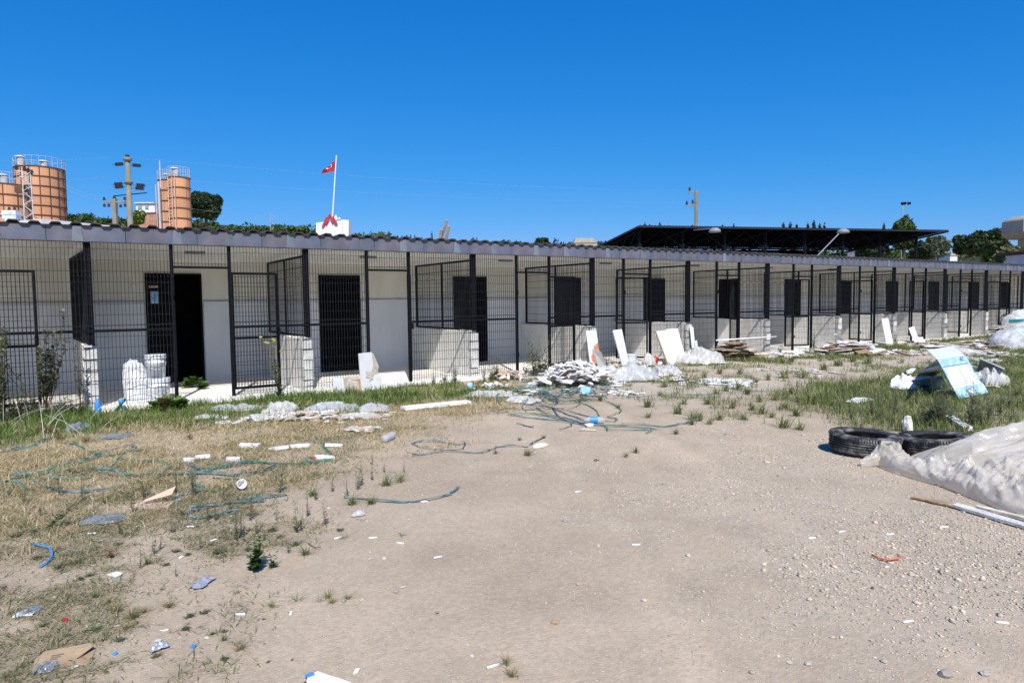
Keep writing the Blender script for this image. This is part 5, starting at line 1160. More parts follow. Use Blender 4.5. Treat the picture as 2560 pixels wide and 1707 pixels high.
for i, pxs in enumerate([[(465,1290),(480,1272),(520,1268),(600,1255),(680,1245),(720,1238)], [(470,1290),(500,1296),(550,1286),(600,1276)], [(475,1285),(500,1275),(560,1262),(660,1256)], [(470,1270),(500,1266),(560,1264)]]):
    strap(pxs, 'strapb', .018, 'grey-blue strap looped on the dirt among the weeds, lower left', 'grey-blue straps among the weeds', 40 + i)
strap([(860,1246),(910,1250),(960,1256),(1020,1257),(1080,1250),(1120,1240),(1140,1228),(1148,1220)], 'strapb', .017, 'long grey-blue strap ending in an upward curve on the bare dirt', None, 50)
for i, pxs in enumerate([[(1030,1110),(1060,1104),(1100,1106),(1150,1112),(1162,1110),(1145,1128),(1060,1120),(1030,1110)], [(1100,1128),(1180,1132),(1215,1130),(1245,1118),(1290,1116),(1320,1118)], [(1325,1114),(1340,1104),(1360,1094)], [(1030,1140),(1070,1135),(1110,1130)]]):
    strap(pxs, 'strapb', .016, 'pale grey-green strap lying in bends across the middle of the yard', 'pale straps in the middle', 55 + i)
LT = ['strap looping furthest right of the tangle', "strap running from the tangle towards the labelled bottle's right", 'strap dropping from the left of the tangle to the bottle', 'lowest left strap under the tangle, crossing to the right', 'strap cutting diagonally down to the labelled bottle', 'thin strap from the top of the tangle to the bottle', 'short hooked strap end right of the labelled bottle', 'strap leaving to the right and rising to the gravel edge', 'long thin strap running right across the worn track', 'strap just under the labelled bottle', 'faint strap trailing left over the dry grass', 'tiny strap piece below the left end of the tangle', 'strap curving down the right side of the rubble', 'short strap in the lower middle of the tangle']
# the tangle by the largest heap
rt = random.Random(9)
for i in range(34):
    cx_, cy_ = rt.uniform(1270, 1500), 985 + rt.gauss(0, 16); a = rt.uniform(30, 120); b2 = rt.uniform(5, 22); ph = rt.uniform(0, 6.28); sp = rt.uniform(2.2, 5.2)
    pxs = [(cx_ + a*math.cos(ph + sp*k/7), max(958, cy_ + b2*math.sin(ph + sp*k/7)) + rt.uniform(-3, 3)) for k in range(8)]
    strap(pxs, 'strapg' if i % 3 == 0 else 'strapb', .018, 'blue-green strap in the big tangle below the largest rubble heap', 'tangled straps below the largest heap', 70 + i, h=rt.uniform(0, .07))
for i, pxs in enumerate([[(1360,1000),(1440,1003),(1510,1005),(1545,1020),(1550,1032),(1520,1043),(1540,1048),(1535,1055),(1500,1052)], [(1380,1020),(1400,1045),(1450,1060),(1520,1065),(1600,1068),(1640,1075)],
    [(1270,1036),(1300,1044),(1380,1052),(1430,1060),(1400,1075)], [(1270,1042),(1340,1038),(1420,1052),(1500,1062),(1520,1078)], [(1330,1004),(1400,1030),(1470,1055),(1500,1050)],
    [(1300,1010),(1380,1020),(1440,1035),(1500,1048)], [(1520,1075),(1580,1076),(1630,1078),(1615,1085)], [(1555,1060),(1600,1062),(1660,1068),(1700,1063),(1745,1052)],
    [(1565,995),(1640,990),(1740,988),(1800,984),(1860,980),(1940,980)], [(1440,1052),(1480,1062),(1560,1068),(1620,1072)], [(1270,1032),(1230,1034),(1180,1035)], [(1295,1060),(1325,1068),(1335,1070)], [(1360,985),(1420,998),(1480,1020),(1500,1046)], [(1340,1020),(1370,1038),(1430,1050),(1470,1070)]]):
    strap(pxs, 'strapb' if i % 3 else 'strapg', .018, LT[i], 'straps trailing from the tangle', 120 + i)
# white tubes, wrappers, cards
def ftag(o, lab, cat): return tag(o, lab, cat)
def flat(px, py, w, l, mm, lab, nm, cat, rz=None, t=.006, tilt=(0,0), seed=None, group=None, z=.004):
    c = Gp(px, py, z + t/2); o = frag(w, l, t, seed if seed is not None else int(px*7+py), .10).build(nm, M[mm], None, loc=c)
    o.rotation_euler = (tilt[0], tilt[1], rz if rz is not None else rp.uniform(0, 6.28)); return tag(o, lab, cat, group)
flat(287, 1438, .06, .10, 'white', 'small white paper packet on the dirt, lower left', 'paper_packet', 'packet', .5)
flat(62, 1538, .07, .10, 'white', 'white folded paper near the left edge above the cardboard sleeve', 'folded_paper', 'paper', 1.2)
o = crumple(Gp(507,1459).x, Gp(507,1459).y, .16, .085, .02, .9, 91, 'silver_wrapper', 'silvf', 24, 14, fold=2); tag(o, 'crushed silver snack wrapper on the bare dirt, lower left', 'wrapper')
o = crumple(Gp(400,1624).x, Gp(400,1624).y, .085, .03, .03, .3, 92, 'crumpled_foil', 'silvf', 20, 12, fold=2); tag(o, 'crumpled grey foil scrap near the small blue lid', 'foil scrap')
o = crumple(Gp(895,1290).x, Gp(895,1290).y, .11, .06, .045, .1, 93, 'crushed_cup', 'clear', 20, 12, fold=1.5); tag(o, 'crushed clear plastic cup lying alone on the dirt', 'cup')
def disc(px, py, r, h, mm, lab, nm, cat): return tag(MB().lathe([(0,0),(r,0),(r*1.02,h*.8),(r*.9,h),(0,h*.96)], 14).build(nm, M[mm], None, loc=Gp(px, py, .002)), lab, cat)
disc(483, 1617, .013, .008, 'blue', 'round blue bottle cap on the dirt, lower left', 'bottle_cap', 'cap'); disc(288, 1636, .010, .008, 'blue', 'light blue cap right of the cardboard sleeve', 'bottle_cap', 'cap')
flat(396, 1602, .02, .035, 'lilac', 'tiny pale tag above the crumpled foil scrap', 'paper_tag', 'tag'); flat(163, 1554, .03, .02, 'red', 'small torn red wrapper at the lower left', 'red_wrapper', 'wrapper', t=.012)
tag(MB().lathe([(.028,0),(.040,.07),(.044,.075),(.040,.078),(.024,.01),(0,.008)], 16).build('paper_cup', M['white'], None, smooth=True, loc=Gp(597,1222,.045)), 'white ring-shaped cup lying on its side facing the viewer in the dirt', 'cup').rotation_euler = (R_(78), 0, R_(10))
# clear bottle
c = Gp(972, 1101, .05); bt = thing('plastic_bottle', 'clear empty plastic bottle lying in the dry grass', 'bottle', c, R_(20)); bt.rotation_euler = (0, R_(88), R_(40))
MB().lathe([(0,-.12),(.04,-.12),(.045,-.10),(.042,-.03),(.046,0),(.042,.03),(.045,.07),(.03,.11),(.014,.13)], 16).build('bottle_body', M['clear'], bt, smooth=True); MB().lathe([(.015,.13),(.015,.15),(0,.15)], 10).build('cap', M['bwhite'], bt)
# blue watering-can-like things
tag(MB().lathe([(0,0),(.03,0),(.04,.03),(.03,.06),(.01,.075),(0,.075)], 12).build('blue_ball', M['blue'], None, smooth=True, loc=Gp(304,990,.12)), 'bright blue rounded knob at the end of a green stake by the slab edge', 'ball')
tag(MB().bar((0,0,0), Vector((.16,.14,.17)), .03).build('stake', M['strapg'], None, loc=Gp(286,1002,.0)), 'slanting green stake ending at the blue knob', 'stake')
c = Gp(246, 1042); wb = thing('water_bottle', 'crumpled clear bottle with a blue label hanging in the weeds', 'bottle', c)
MB().lathe([(.03,0),(.04,.02),(.032,.1),(.04,.16)], 12).build('bottle_body', M['clear'], wb, smooth=True); MB().lathe([(.042,.09),(.045,.16),(.02,.24),(.01,.26)], 12).build('blue_label', M['blue'], wb, smooth=True)
tag(MB().lathe([(0,0),(.05,.01),(.065,.06),(.05,.11),(0,.12)], 14).build('blue_bag_knot', M['ltblue'], None, smooth=True, loc=Gp(1175,972)), 'light blue round plastic container in the grass by the third bay', 'container')
tag(MB().box(-.12,.12,-.08,.08,0,.13).build('blue_box', M['ltblue'], None, loc=Gp(1464,988)), 'small light blue box at the foot of the largest rubble heap', 'box').rotation_euler = (.2,.3,.7)
c = Gp(1486, 1058); bb = thing('labelled_bottle', 'clear bottle with a blue label among the trailing straps', 'bottle', c + Vector((0,0,.05))); bb.rotation_euler = (0, R_(88), R_(150))
MB().lathe([(0,-.14),(.045,-.13),(.045,-.04)], 14).build('bottle_body', M['clear'], bb, smooth=True); MB().lathe([(.048,-.04),(.048,.06)], 14).build('blue_label', M['blue'], bb, smooth=True); MB().lathe([(.045,.06),(.02,.13),(0,.14)], 14).build('bottle_shoulder', M['clear'], bb, smooth=True)
flat(1471, 1064, .14, .10, 'bwhite', 'white block of packaging with a dark shadow beside the labelled bottle', 'packaging', 'packaging', .2, .03)
# cardboard pieces
c = Gp(165, 1645); cb_s = .72; cb = thing('cardboard_sleeve', 'flattened brown cardboard sleeve with an open flap, bottom left', 'cardboard', c, math.atan2(RIGHTV.y, RIGHTV.x) + .42)
cb.scale = (cb_s, cb_s, cb_s); MB().box(-.155,.155,-.085,.085,.0,.006).build('bottom_panel', M['card'], cb)
MB().add([(-.15,-.075,.010),(.06,-.085,.012),(.15,.02,.034),(.12,.085,.03),(-.13,.085,.030),(-.16,.0,.022),(-.15,-.075,.014),(.06,-.085,.016),(.15,.02,.038),(.12,.085,.034),(-.13,.085,.034),(-.16,.0,.026)], [(5,4,3,2,1,0),(6,7,8,9,10,11),(0,1,7,6),(1,2,8,7),(2,3,9,8),(3,4,10,9),(4,5,11,10),(5,0,6,11)]).build('upper_panel', M['card'], cb)
MB().box(-.16,.158,-.094,-.083,.0,.018).build('front_flap', M['card'], cb)
s = MB(); 
for k in range(3): s.box(-.08,-.08+.07*(1-.2*k),.0-.022*k,.006-.022*k,.0335-.002*k,.0342-.002*k)
s.build('faint_print', M['wood'], cb, kind='stuff')
c = Gp(398, 1262); pk = thing('pink_card', 'pinkish cardboard sheet folded up at its right end', 'cardboard', c, math.atan2(RIGHTV.y, RIGHTV.x) + .15)
MB().box(-.19,.10,-.10,.06,.0,.008).build('lower_panel', M['pinkcard'], pk); MB().prism([(-.14,.03),(.09,.09),(.11,.16),(-.10,.06)], (1,0,0), (0,.55,.8), (0,-.02,0), (0,.008,0)).build('raised_panel', M['pinkcard'], pk)
flat(445, 1250, .10, .05, 'ltblue', 'pale blue scrap right of the pinkish cardboard', 'blue_scrap', 'scrap', .3); flat(462, 1235, .16, .03, 'ltblue', 'light blue strip above the pale blue scrap', 'blue_strip', 'scrap', .2)
for i, (x, y, w, l, lab) in enumerate([(618,1117,.30,.10,'long white foam shard in the dry grass, leftmost of the upper row'),(698,1124,.24,.09,'white foam shard, second of the upper row in the dry grass'),(752,1118,.22,.07,'white foam shard with a crooked end, third of the upper row'),(836,1117,.20,.06,'white foam shard, rightmost of the upper row in the dry grass'),
      (472,1156,.11,.09,'white foam chunk near the end of the green strap loop'),(507,1147,.16,.07,'white foam piece above the green strap loop'),(583,1152,.17,.06,'white foam piece touching the top of the right strap loop'),(812,1147,.22,.07,'white foam shard with a reddish brown end')]):
    o = flat(x, y, w, l, 'white', lab, 'foam_shard', 'foam shard', math.atan2(RIGHTV.y, RIGHTV.x) + rp.uniform(-.1,.3), .035, (rp.uniform(-.1,.1), rp.uniform(-.15,.15)))
flat(786, 1148, .10, .06, 'rust', 'reddish brown torn piece joined to the rightmost lower foam shard', 'brown_scrap', 'scrap', .3, .03)
for i in range(46):
    x, y = rp.uniform(0, 1150), rp.uniform(1040, 1700)
    if i > 26: x, y = rp.uniform(1200, 2500), rp.uniform(1060, 1690)
    s_ = rp.uniform(.015, .042)
    flat(x, y, s_, s_*rp.uniform(.3,.8), rp.choice(['tan','tan','white','ceramic']), 'small pale scrap lying loose on the ground', 'paper_scrap', 'scrap', None, .004, (rp.uniform(-.2,.2), rp.uniform(-.2,.2)), group='small scraps scattered over the yard')
for i, (x, y, a) in enumerate([(1590,1365,0),(1445,1230,.3),(1232,1667,.4),(2270,1556,.1),(2505,1560,-.3),(2030,1345,.1),(2105,1330,.3),(2360,1318,-.1),(2225,1335,0),(845,1345,.7),(932,1345,.1),(1095,1395,.4),(1060,1255,.1),(535,1350,.8),(475,1316,0),(230,1333,0),(600,1537,-.1),(2530,1060,0),(1000,1360,-.4)]):
    tag(MB().tube([(-.028,0,.006),(.028,0,.006)], .006, 7).build('paper_tube', M['bwhite'], None, smooth=True, loc=Gp(x, y)), 'tiny white paper tube lying on the dirt', 'paper tube', 'tiny white tubes on the dirt').rotation_euler = (0,0,a - .5)
# bottom edge card
c = Gp(800, 1712); bc = thing('printed_card', 'white printed card with a dark blue corner cut off by the bottom edge', 'card', c, .1)
MB().add([(-.11,-.10,.012),(.10,-.09,.012),(.02,.075,.018),(-.03,.06,.018),(-.11,-.10,.016),(.10,-.09,.016),(.02,.075,.022),(-.03,.06,.022)], [(3,2,1,0),(4,5,6,7),(0,1,5,4),(1,2,6,5),(2,3,7,6),(3,0,4,7)]).build('card_sheet', M['white'], bc)
MB().box(-.035,.0,.052,.078,.023,.026).build('blue_corner', M['blue'], bc, label='dark blue printed corner'); MB().box(-.12,-.04,-.05,.05,.0,.010).build('shadow_patch', M['rubber'], bc)  # dark slab at the card's left stands in for its cast shadow
# ---------------------------------------------------------------- buckets and sack behind the fence
def bucket(loc, r, h, label, up=True, mm='bwhite'):
    b = thing('bucket', label, 'bucket', loc)
    MB().lathe([(0,0),(r*.89,0),(r*.96,h*.66),(r*1.0,h*.68),(r*1.0,h*.72),(r*.95,h*.74),(r*.98,h)], 28).build('pail', M[mm], b, smooth=True)
    MB().lathe([(r*1.01,h-.05),(r*1.05,h-.045),(r*1.05,h+.012),(r*1.0,h+.02),(0,h+.015)], 28).build('lid', M[mm], b)
    MB().tube([(r*1.0*math.cos(t*math.pi/12), -r*1.0*math.sin(t*math.pi/12)-.01, h*.72 - .12*math.sin(t*math.pi/12)) for t in range(13)], .005, 6).build('handle', M['galv'], b); return b
pb = G(386, 985, 0); bucket(Vector((pb.x, YF+.26, .0)), .155, .34, 'lower white plastic bucket of the stack behind the first fence panel')
bucket(Vector((pb.x-.04, YF+.27, .362)), .15, .36, 'upper white bucket with its lid, standing on the lower bucket')
def sack(cx, cy, r, h, seed, z, mm, nm, lab, cat, lean=0.):
    n, m_ = 36, 22; th = np.linspace(0, 2*math.pi, n, endpoint=False); t = np.linspace(0, 1, m_); T, TT = np.meshgrid(th, t)
    f = fbm(np.cos(T)*2+4, np.sin(T)*2 + TT*4, seed, 3); g_2 = ridg(np.cos(T)*1.5+TT*3, np.sin(T)*1.5+7, seed+1, 3)
    R1 = r * (1.05 - .28*TT**2) * (.66 + .36*f + .30*g_2) * np.where(TT > .93, .55, 1); x_ = R1*np.cos(T) + lean*TT; y_ = R1*np.sin(T)*.75; z_ = h*TT*(.93+.14*f)
    i = np.arange(n*m_).reshape(m_, n); j = np.roll(i, -1, 1); F = np.stack([i[:-1], j[:-1], j[1:], i[1:]], -1).reshape(-1, 4)
    V = np.stack([x_, y_, z_], -1).reshape(-1, 3)
    o = link(nm, npmesh(nm, V, F, M[mm], None, False)); o.location = (cx, cy, z)
    MB().add([tuple(v) for v in V[-n:]], [tuple(range(n))]).build('sack_mouth', M[mm], o); return tag(o, lab, cat)
sack(pb.x - .25, YF+.22, .22, .40, 95, .004, 'white', 'white_sack', 'crumpled white sack slumped left of the white buckets', 'sack', -.04)
sack(pb.x - .30, YF+.40, .17, .66, 96, .004, 'bwhite', 'upright_bag', 'taller white bag with a folded top behind the slumped sack', 'bag', -.05)
c = G(1576, 914); tn = thing('white_tin', 'dented white paint tin standing in the grass by the fence', 'tin', (c.x, c.y, GZ))
MB().lathe([(0,0),(.15,0),(.15,.02),(.145,.03),(.148,.14),(.145,.26),(.155,.275),(.15,.28),(.13,.27),(0,.265)], 24).build('tin_body', M['tin'], tn, smooth=True)
MB().tube([(-.15,0,.26),(-.18,-.05,.18),(-.1,-.15,.12),(.1,-.15,.14),(.15,0,.26)], .004, 5).build('handle', M['galv'], tn)
tag(MB().box(-.07,.07,-.05,.05,0,.18).build('red_packet', M['red'], None, loc=Gp(1634,902,.05)), 'small bright red packet by the leaning board pair', 'packet').rotation_euler = (.4,.3,.5)
o = crumple(Gp(1622,905).x, Gp(1622,905).y, .35, .25, .34, 0, 97, 'white_bag', 'haze_film', 24, 20, fold=2); tag(o, 'whitish bag slumped around the red packet', 'bag')
# ---------------------------------------------------------------- discarded price boards in the right grass
def poster(name, pts, zf, label, cat='price board'):
    """corners tl,tr,br,bl photo points; bottom on the ground, top raised to height zf at the point's ray"""
    bl_, br_ = Gp(*pts[3], .02), Gp(*pts[2], .02)
    def up(px, py, z): return G(px, py, z)
    tl_ = up(*pts[0], zf[0]); c = (bl_+br_)/2; pn = (br_-bl_).cross(tl_-bl_).normalized(); rd = Vector(_ray(*pts[1])); cc_ = Vector((0,0,HC)); tr_ = cc_ + rd * ((bl_-cc_).dot(pn) / rd.dot(pn))
    t = thing(name, label, cat, c); return t, [p - c for p in (bl_, br_, tr_, tl_)]
def pquad(par, Q, u0, v0, u1, v1, lift, mm, nm, th=.006, kind=None, skew=0):
    bl_, br_, tr_, tl_ = Q; n = (br_-bl_).cross(tl_-bl_).normalized(); 
    if n.dot(-FWDV + Vector((0,0,1))) < 0: n = -n
    f = lambda u, v: bl_.lerp(br_, u).lerp(tl_.lerp(tr_, u), v) + n*lift
    vs = [f(u0,v0), f(u1,v0), f(u1,v1), f(u0,v1)]
    return MB().add(vs + [p - n*th for p in vs], [(0,1,2,3),(7,6,5,4),(0,4,5,1),(1,5,6,2),(2,6,7,3),(3,7,4,0)]).build(nm, M[mm], par, kind=kind)
t, Q = poster('price_board', [(2345,900),(2414,890),(2472,984),(2398,1000)], (.56,.56), 'large light blue price board with a printed table and a folded lilac top')
pquad(t, Q, 0, 0, 1, 1, 0, 'ltblue', 'board_sheet', .012)
Q2 = [Q[3], Q[2], Q[2] + Vector((.0,.14,.15)) - RIGHTV*.05, Q[3] + Vector((0,.14,.15)) - RIGHTV*.02]
pquad(t, Q2, 0, .015, 1, 1, 0, 'lilac', 'folded_top', .01)
pquad(t, Q, .04, .26, .93, .80, .004, 'white', 'printed_table', .003); pquad(t, Q, .04, .80, .93, .825, .006, 'ink', 'heading_line', .003)
m = None
for r0 in range(11):
    for cc, (ua, ub) in enumerate(((.07,.42),(.46,.52),(.56,.80),(.84,.90))):
        v = .76 - r0*.042; pquad(t, Q, ua, v, ub - .05*((r0*3 + cc) % 3)*(cc % 2 == 0), v+.012, .006, 'palink' if cc % 2 == 0 else 'ink', 'print_line', .002)
pquad(t, Q, .35, .0, .62, .20, .006, 'greyblue', 'printed_picture', .003); pquad(t, Q, .40, .06, .55, .17, .009, 'white', 'printed_picture', .002)
cu = bpy.data.curves.new('handwriting', 'FONT'); cu.body = '4.C'; cu.size = .10; cu.extrude = .002
tx = bpy.data.objects.new('handwriting', cu); COL.objects.link(tx)
dg = bpy.context.evaluated_depsgraph_get(); tm = bpy.data.meshes.new_from_object(tx.evaluated_get(dg)); bpy.data.objects.remove(tx)
tm.materials.clear(); tm.materials.append(M['ink']); th_ = link('handwriting', tm, t)
xa = (Q[2]-Q[3]).normalized(); ya = (Q[3]-Q[0]).normalized(); ya = (ya - xa*ya.dot(xa)).normalized(); za = xa.cross(ya)
th_.matrix_local = Matrix([[xa.x,ya.x,za.x,0],[xa.y,ya.y,za.y,0],[xa.z,ya.z,za.z,0],[0,0,0,1]]); th_.location = Q[0].lerp(Q[3],.90).lerp(Q[1].lerp(Q[2],.90), .70) + za*.01
t, Q = poster('blue_poster', [(2452,895),(2512,921),(2500,948),(2440,934)], (.42,.42), 'grey-blue poster panel with a white edge standing behind the folded paper'); pquad(t, Q, 0, 0, 1, 1, 0, 'greyblue', 'panel', .01); pquad(t, Q, 0, .97, 1, 1.0, .004, 'white', 'panel_edge', .02); pquad(t, Q, .975, 0, 1.0, .965, .004, 'white', 'panel_edge', .02)
t, Q = poster('blue_poster', [(2276,950),(2354,938),(2372,968),(2300,972)], (.16,.22), 'blue poster lying low to the left of the price board, with pale figures on it'); pquad(t, Q, 0, 0, 1, 1, 0, 'ltblue', 'panel', .01)
pquad(t, Q, .55, .3, .85, .8, .004, 'white', 'printed_picture', .002); pquad(t, Q, .2, .1, .4, .5, .004, 'greyblue', 'printed_picture', .002)
t, Q = poster('grey_board', [(2300,928),(2344,898),(2352,930),(2292,942)], (.22,.34), 'grey board leaning behind the left side of the price board'); pquad(t, Q, 0, 0, 1, 1, 0, 'greyblue', 'panel', .01)
o = crumple(Gp(2262,972).x, Gp(2262,972).y, .55, .40, .30, .2, 98, 'white_bag', 'wrapg', 30, 24, fold=1.8); o.data.materials[0] = M['bwhite']; tag(o, 'bulging white bag at the left end of the price boards', 'bag')
o = crumple(Gp(2478,966).x, Gp(2478,966).y, .62, .42, .36, -.4, 99, 'folded_paper', 'haze_film', 34, 26, fold=1.7); tag(o, 'folded translucent brown-stained paper right of the price board', 'paper')
o = crumple(Gp(2150,1004).x, Gp(2150,1004).y, .55, .22, .07, .0, 101, 'foam_lump', 'wrapg', 24, 12, fold=1.6); o.data.materials[0] = M['white']; tag(o, 'white foam lumps lying in the right-hand grass', 'foam')

for i, (x, y, w, l, mm, lab) in enumerate([(2290,958,.45,.22,'ltblue','pale blue broken piece lying between the white bag and the price board'),(2325,966,.40,.18,'lilac','pale lilac strip lying under the left edge of the price board'),(2435,930,.35,.25,'ltblue','pale blue torn piece behind the folded stained paper'),(2275,938,.30,.16,'white','white broken piece behind the bulging bag'),(2478,980,.30,.16,'tan','brown stained card in the grass below the folded paper'),(2360,988,.34,.14,'ltblue','low light blue fragment at the foot of the price board')]):
    flat(x, y, w, l, mm, lab, 'broken_card', 'broken card', None, .012, (rp.uniform(-.5,.5), rp.uniform(-.4,.4)), z=.08)

film(2306, 957, 34, .35, .14, .2, 'haze_film', 'torn white and pale blue sheet crumpled under the price board', 110, 3)
film(2300, 972, 30, .35, .12, -.2, 'haze_film', 'small torn white sheet in the grass below the low blue poster', 111, 3)
# ---------------------------------------------------------------- individual weeds and tufts
WG = [(.07,.11,.035),(.10,.15,.05),(.05,.08,.03),(.16,.19,.08)]
def weed_mesh(seed, h, nst, lean, leafs, cols=WG, leafl=.028, spread=.25, stemc=(.16,.15,.08), bushy=.4, wide=1.0, t0=.06, taper=.8):
    r = np.random.RandomState(seed); V = []; F = []; C = []; o = 0
    for s in range(nst):
        a = r.uniform(0, 6.28); tilt = r.uniform(.05, spread); L_ = h * r.uniform(.55, 1.0); n = 7
        dx, dy = math.cos(a)*tilt + lean[0], math.sin(a)*tilt + lean[1]
        pts = np.array([(dx*L_*(t/n)**1.2, dy*L_*(t/n)**1.2, L_*(t/n)*(1 - .15*tilt)) for t in range(n+1)]); pts[1:,:2] += np.cumsum(r.normal(0, .012*h, (n,2)), 0)
        w = .0022 + h*.004
        for i, p in enumerate(pts):
            ww = w * (1 - .8*i/n)
            for q in range(3): b_ = 2.094*q; V.append((p[0]+ww*math.cos(b_), p[1]+ww*math.sin(b_), p[2])); C.append(stemc)
        for i in range(n):
            for q in range(3): F.append((o+i*3+q, o+i*3+(q+1)%3, o+(i+1)*3+(q+1)%3, o+(i+1)*3+q))
        o += (n+1)*3
        m = leafs // nst
        for k in range(m):
            t = r.uniform(t0, 1); i = min(int(t*n), n-1); f = t*n - i; p = pts[i]*(1-f) + pts[i+1]*f
            b_ = r.uniform(0, 6.28); l = leafl * (.55 + taper - taper*t) * r.uniform(.6, 1.4); up = r.uniform(.1, 1.1)
            d = np.array([math.cos(b_), math.sin(b_), up]); d /= np.linalg.norm(d); sd = np.array([-math.sin(b_), math.cos(b_), 0]) * l * .17 * wide
            c = np.array(cols[r.randint(len(cols))]) * r.uniform(.7, 1.3)
            for v in (p, p + d*l*.5 + sd, p + d*l + np.array([0,0,-l*.15]), p + d*l*.5 - sd): V.append(tuple(v)); C.append(tuple(c))
            F.append((o, o+1, o+2, o+3)); o += 4
    return npmesh('weed', V, F, M['leaf'], np.array(C))
def weed(px, py, me, s, label, group=None, cat='weed', nm='weed', rz=None):
    o = link(nm, me, loc=Gp(px, py, -.003)); o.scale = (s, s, s); o.rotation_euler = (0, 0, rp.uniform(0, 6.28) if rz is None else rz); return tag(o, label, cat, group)
def setflat(o, k=.5): o.scale = (o.scale[0]*1.25, o.scale[1]*1.25, o.scale[2]*k)
FE = [(.17,.20,.11),(.13,.16,.08),(.22,.24,.14),(.10,.12,.06)]
WM = [weed_mesh(420 + i, 1, 6, (0,0), 110, FE, leafl=.11, spread=.32, wide=.9) for i in range(6)]
tall = [weed_mesh(200+i, 1.0, 3 + i % 3, (0,0), 64, FE, leafl=.10, spread=.2, wide=.8) for i in range(4)]
low = [weed_mesh(220+i, 1.0, 14, (0,0), 170, [(.13,.17,.09),(.09,.12,.06),(.18,.21,.12)], leafl=.30, spread=1.3, bushy=.2, wide=.9) for i in range(4)]
# upright thin weeds: (px, py, height in photo px)
for i, (x, y, hp) in enumerate([(362,1245,105),(440,1235,80),(485,1240,115),(385,1385,80),(400,1372,55),(592,1348,110),(606,1340,90),(640,1332,70),(690,1300,45),(740,1330,95),(752,1325,70),(815,1312,78),(700,1232,90),(560,1255,60),(895,1225,70),(905,1215,80),(560,1330,45),(520,1300,70),(300,1330,60),(330,1280,80),(260,1260,60),(205,1250,70),(150,1240,80),(455,1290,60),(430,1330,60),(770,1290,70),(790,1250,60),(830,1230,55),(870,1240,60),(930,1200,50),(960,1180,40),(720,1380,50),(625,1300,85),(575,1280,70),(660,1350,60),(500,1370,50),(350,1420,60),(440,1440,40),(100,1290,60),(60,1260,70),(930,1160,40),(1010,1180,36),(645,1400,55),(660,1396,48),(540,1300,60)]):
    c = Gp(x, y); weed(x, y, tall[i % 4], hp / ppm(c), 'thin upright green weed on the bare dirt, lower left of the yard', 'thin upright weeds on the dirt')
weed(640, 1425, weed_mesh(240, 1, 7, (0,0), 150, [(.06,.12,.02),(.09,.17,.03),(.04,.08,.02)], leafl=.20, spread=.7, wide=1.5), 100/ppm(Gp(640,1425)), 'brightest green leafy weed standing alone on the bare dirt, bottom left of centre')
weed(682, 1418, weed_mesh(241, 1, 3, (0,0), 60, leafl=.16, spread=.35, wide=1.4), 62/ppm(Gp(682,1418)), 'small leafy weed just right of the brightest green weed')
weed(120, 1322, weed_mesh(242, 1, 9, (1.0,-.45), 120, leafl=.10, spread=.25), 110/ppm(Gp(120,1322)), 'uprooted dark weed lying tilted to the right, near the left edge', rz=0)
dead = weed_mesh(243, 1, 14, (0,0), 80, [(.30,.17,.09),(.36,.22,.12),(.22,.13,.07)], leafl=.35, spread=1.1, stemc=(.3,.2,.1))
weed(276, 1392, dead, 32/ppm(Gp(276,1392)), 'reddish dried clump on the dirt above the white packet', cat='dry plant', nm='dry_plant')
weed(473, 1098, dead, 22/ppm(Gp(473,1098)), 'dark brown dried clump in the dry grass', cat='dry plant', nm='dry_plant')
for i, (x, y) in enumerate([(62,1165),(90,1170)]): weed(x, y, dead, 18/ppm(Gp(x,y)), 'dark pine-cone-like clump beside the green straps near the left edge', 'dark clumps by the straps', 'dry plant', 'dry_plant')
# creeping low weeds
for i, (x, y, wp) in enumerate([(40,1340,60),(85,1330,60),(95,1395,60),(150,1418,70),(190,1408,50),(200,1450,60),(225,1440,50),(10,1470,40),(295,1360,40),(250,1355,35),(440,1378,50),(470,1385,45),(550,1380,70),(415,1412,45),(405,1472,25),(475,1540,60),(512,1530,50),(465,1572,55),(240,1575,60),(215,1580,40),(300,1600,50),(530,1585,45),(560,1578,40),(390,1640,50),(595,1480,25),(620,1372,50),(680,1325,60),(740,1360,60),(850,1325,40),(660,1545,25),(670,1655,25),(170,1590,40),(110,1565,45),(560,1650,60),(700,1340,45)]):
    c = Gp(x, y); weed(x, y, low[i % 4], wp / ppm(c) * .46, 'low creeping grey-green weed on the dirt, left foreground', 'low creeping weeds in the left foreground', nm='creeping_weed').scale.z *= .42
# grass tufts
def tuft_mesh(seed, n, cols, lean=(.3, 1.5)):
    rr = np.random.RandomState(seed); a = rr.uniform(0, 6.28, n); x = rr.normal(0, .12, n); y = rr.normal(0, .12, n); h = rr.uniform(.5, 1.2, n)
    i = rr.choice(len(cols), n); col = np.array(cols)[i] * rr.uniform(.75, 1.3, (n, 1))
    V, F, C = blades(x, y, h, np.full(n, .045), rr.uniform(*lean, n), col, z=np.zeros(n), az=a); return npmesh('grass_tuft', V, F, M['grass'], C)
TG = [tuft_mesh(300+i, 46, [(.14,.19,.05),(.20,.25,.09),(.10,.14,.04),(.34,.31,.17)]) for i in range(3)]
TD = [tuft_mesh(310+i, 60, [(.42,.34,.18),(.34,.26,.13),(.22,.22,.09)]) for i in range(3)]
TS = [tuft_mesh(320+i, 16, [(.20,.22,.12),(.16,.18,.08),(.38,.33,.2)], (.9,2.2)) for i in range(2)]
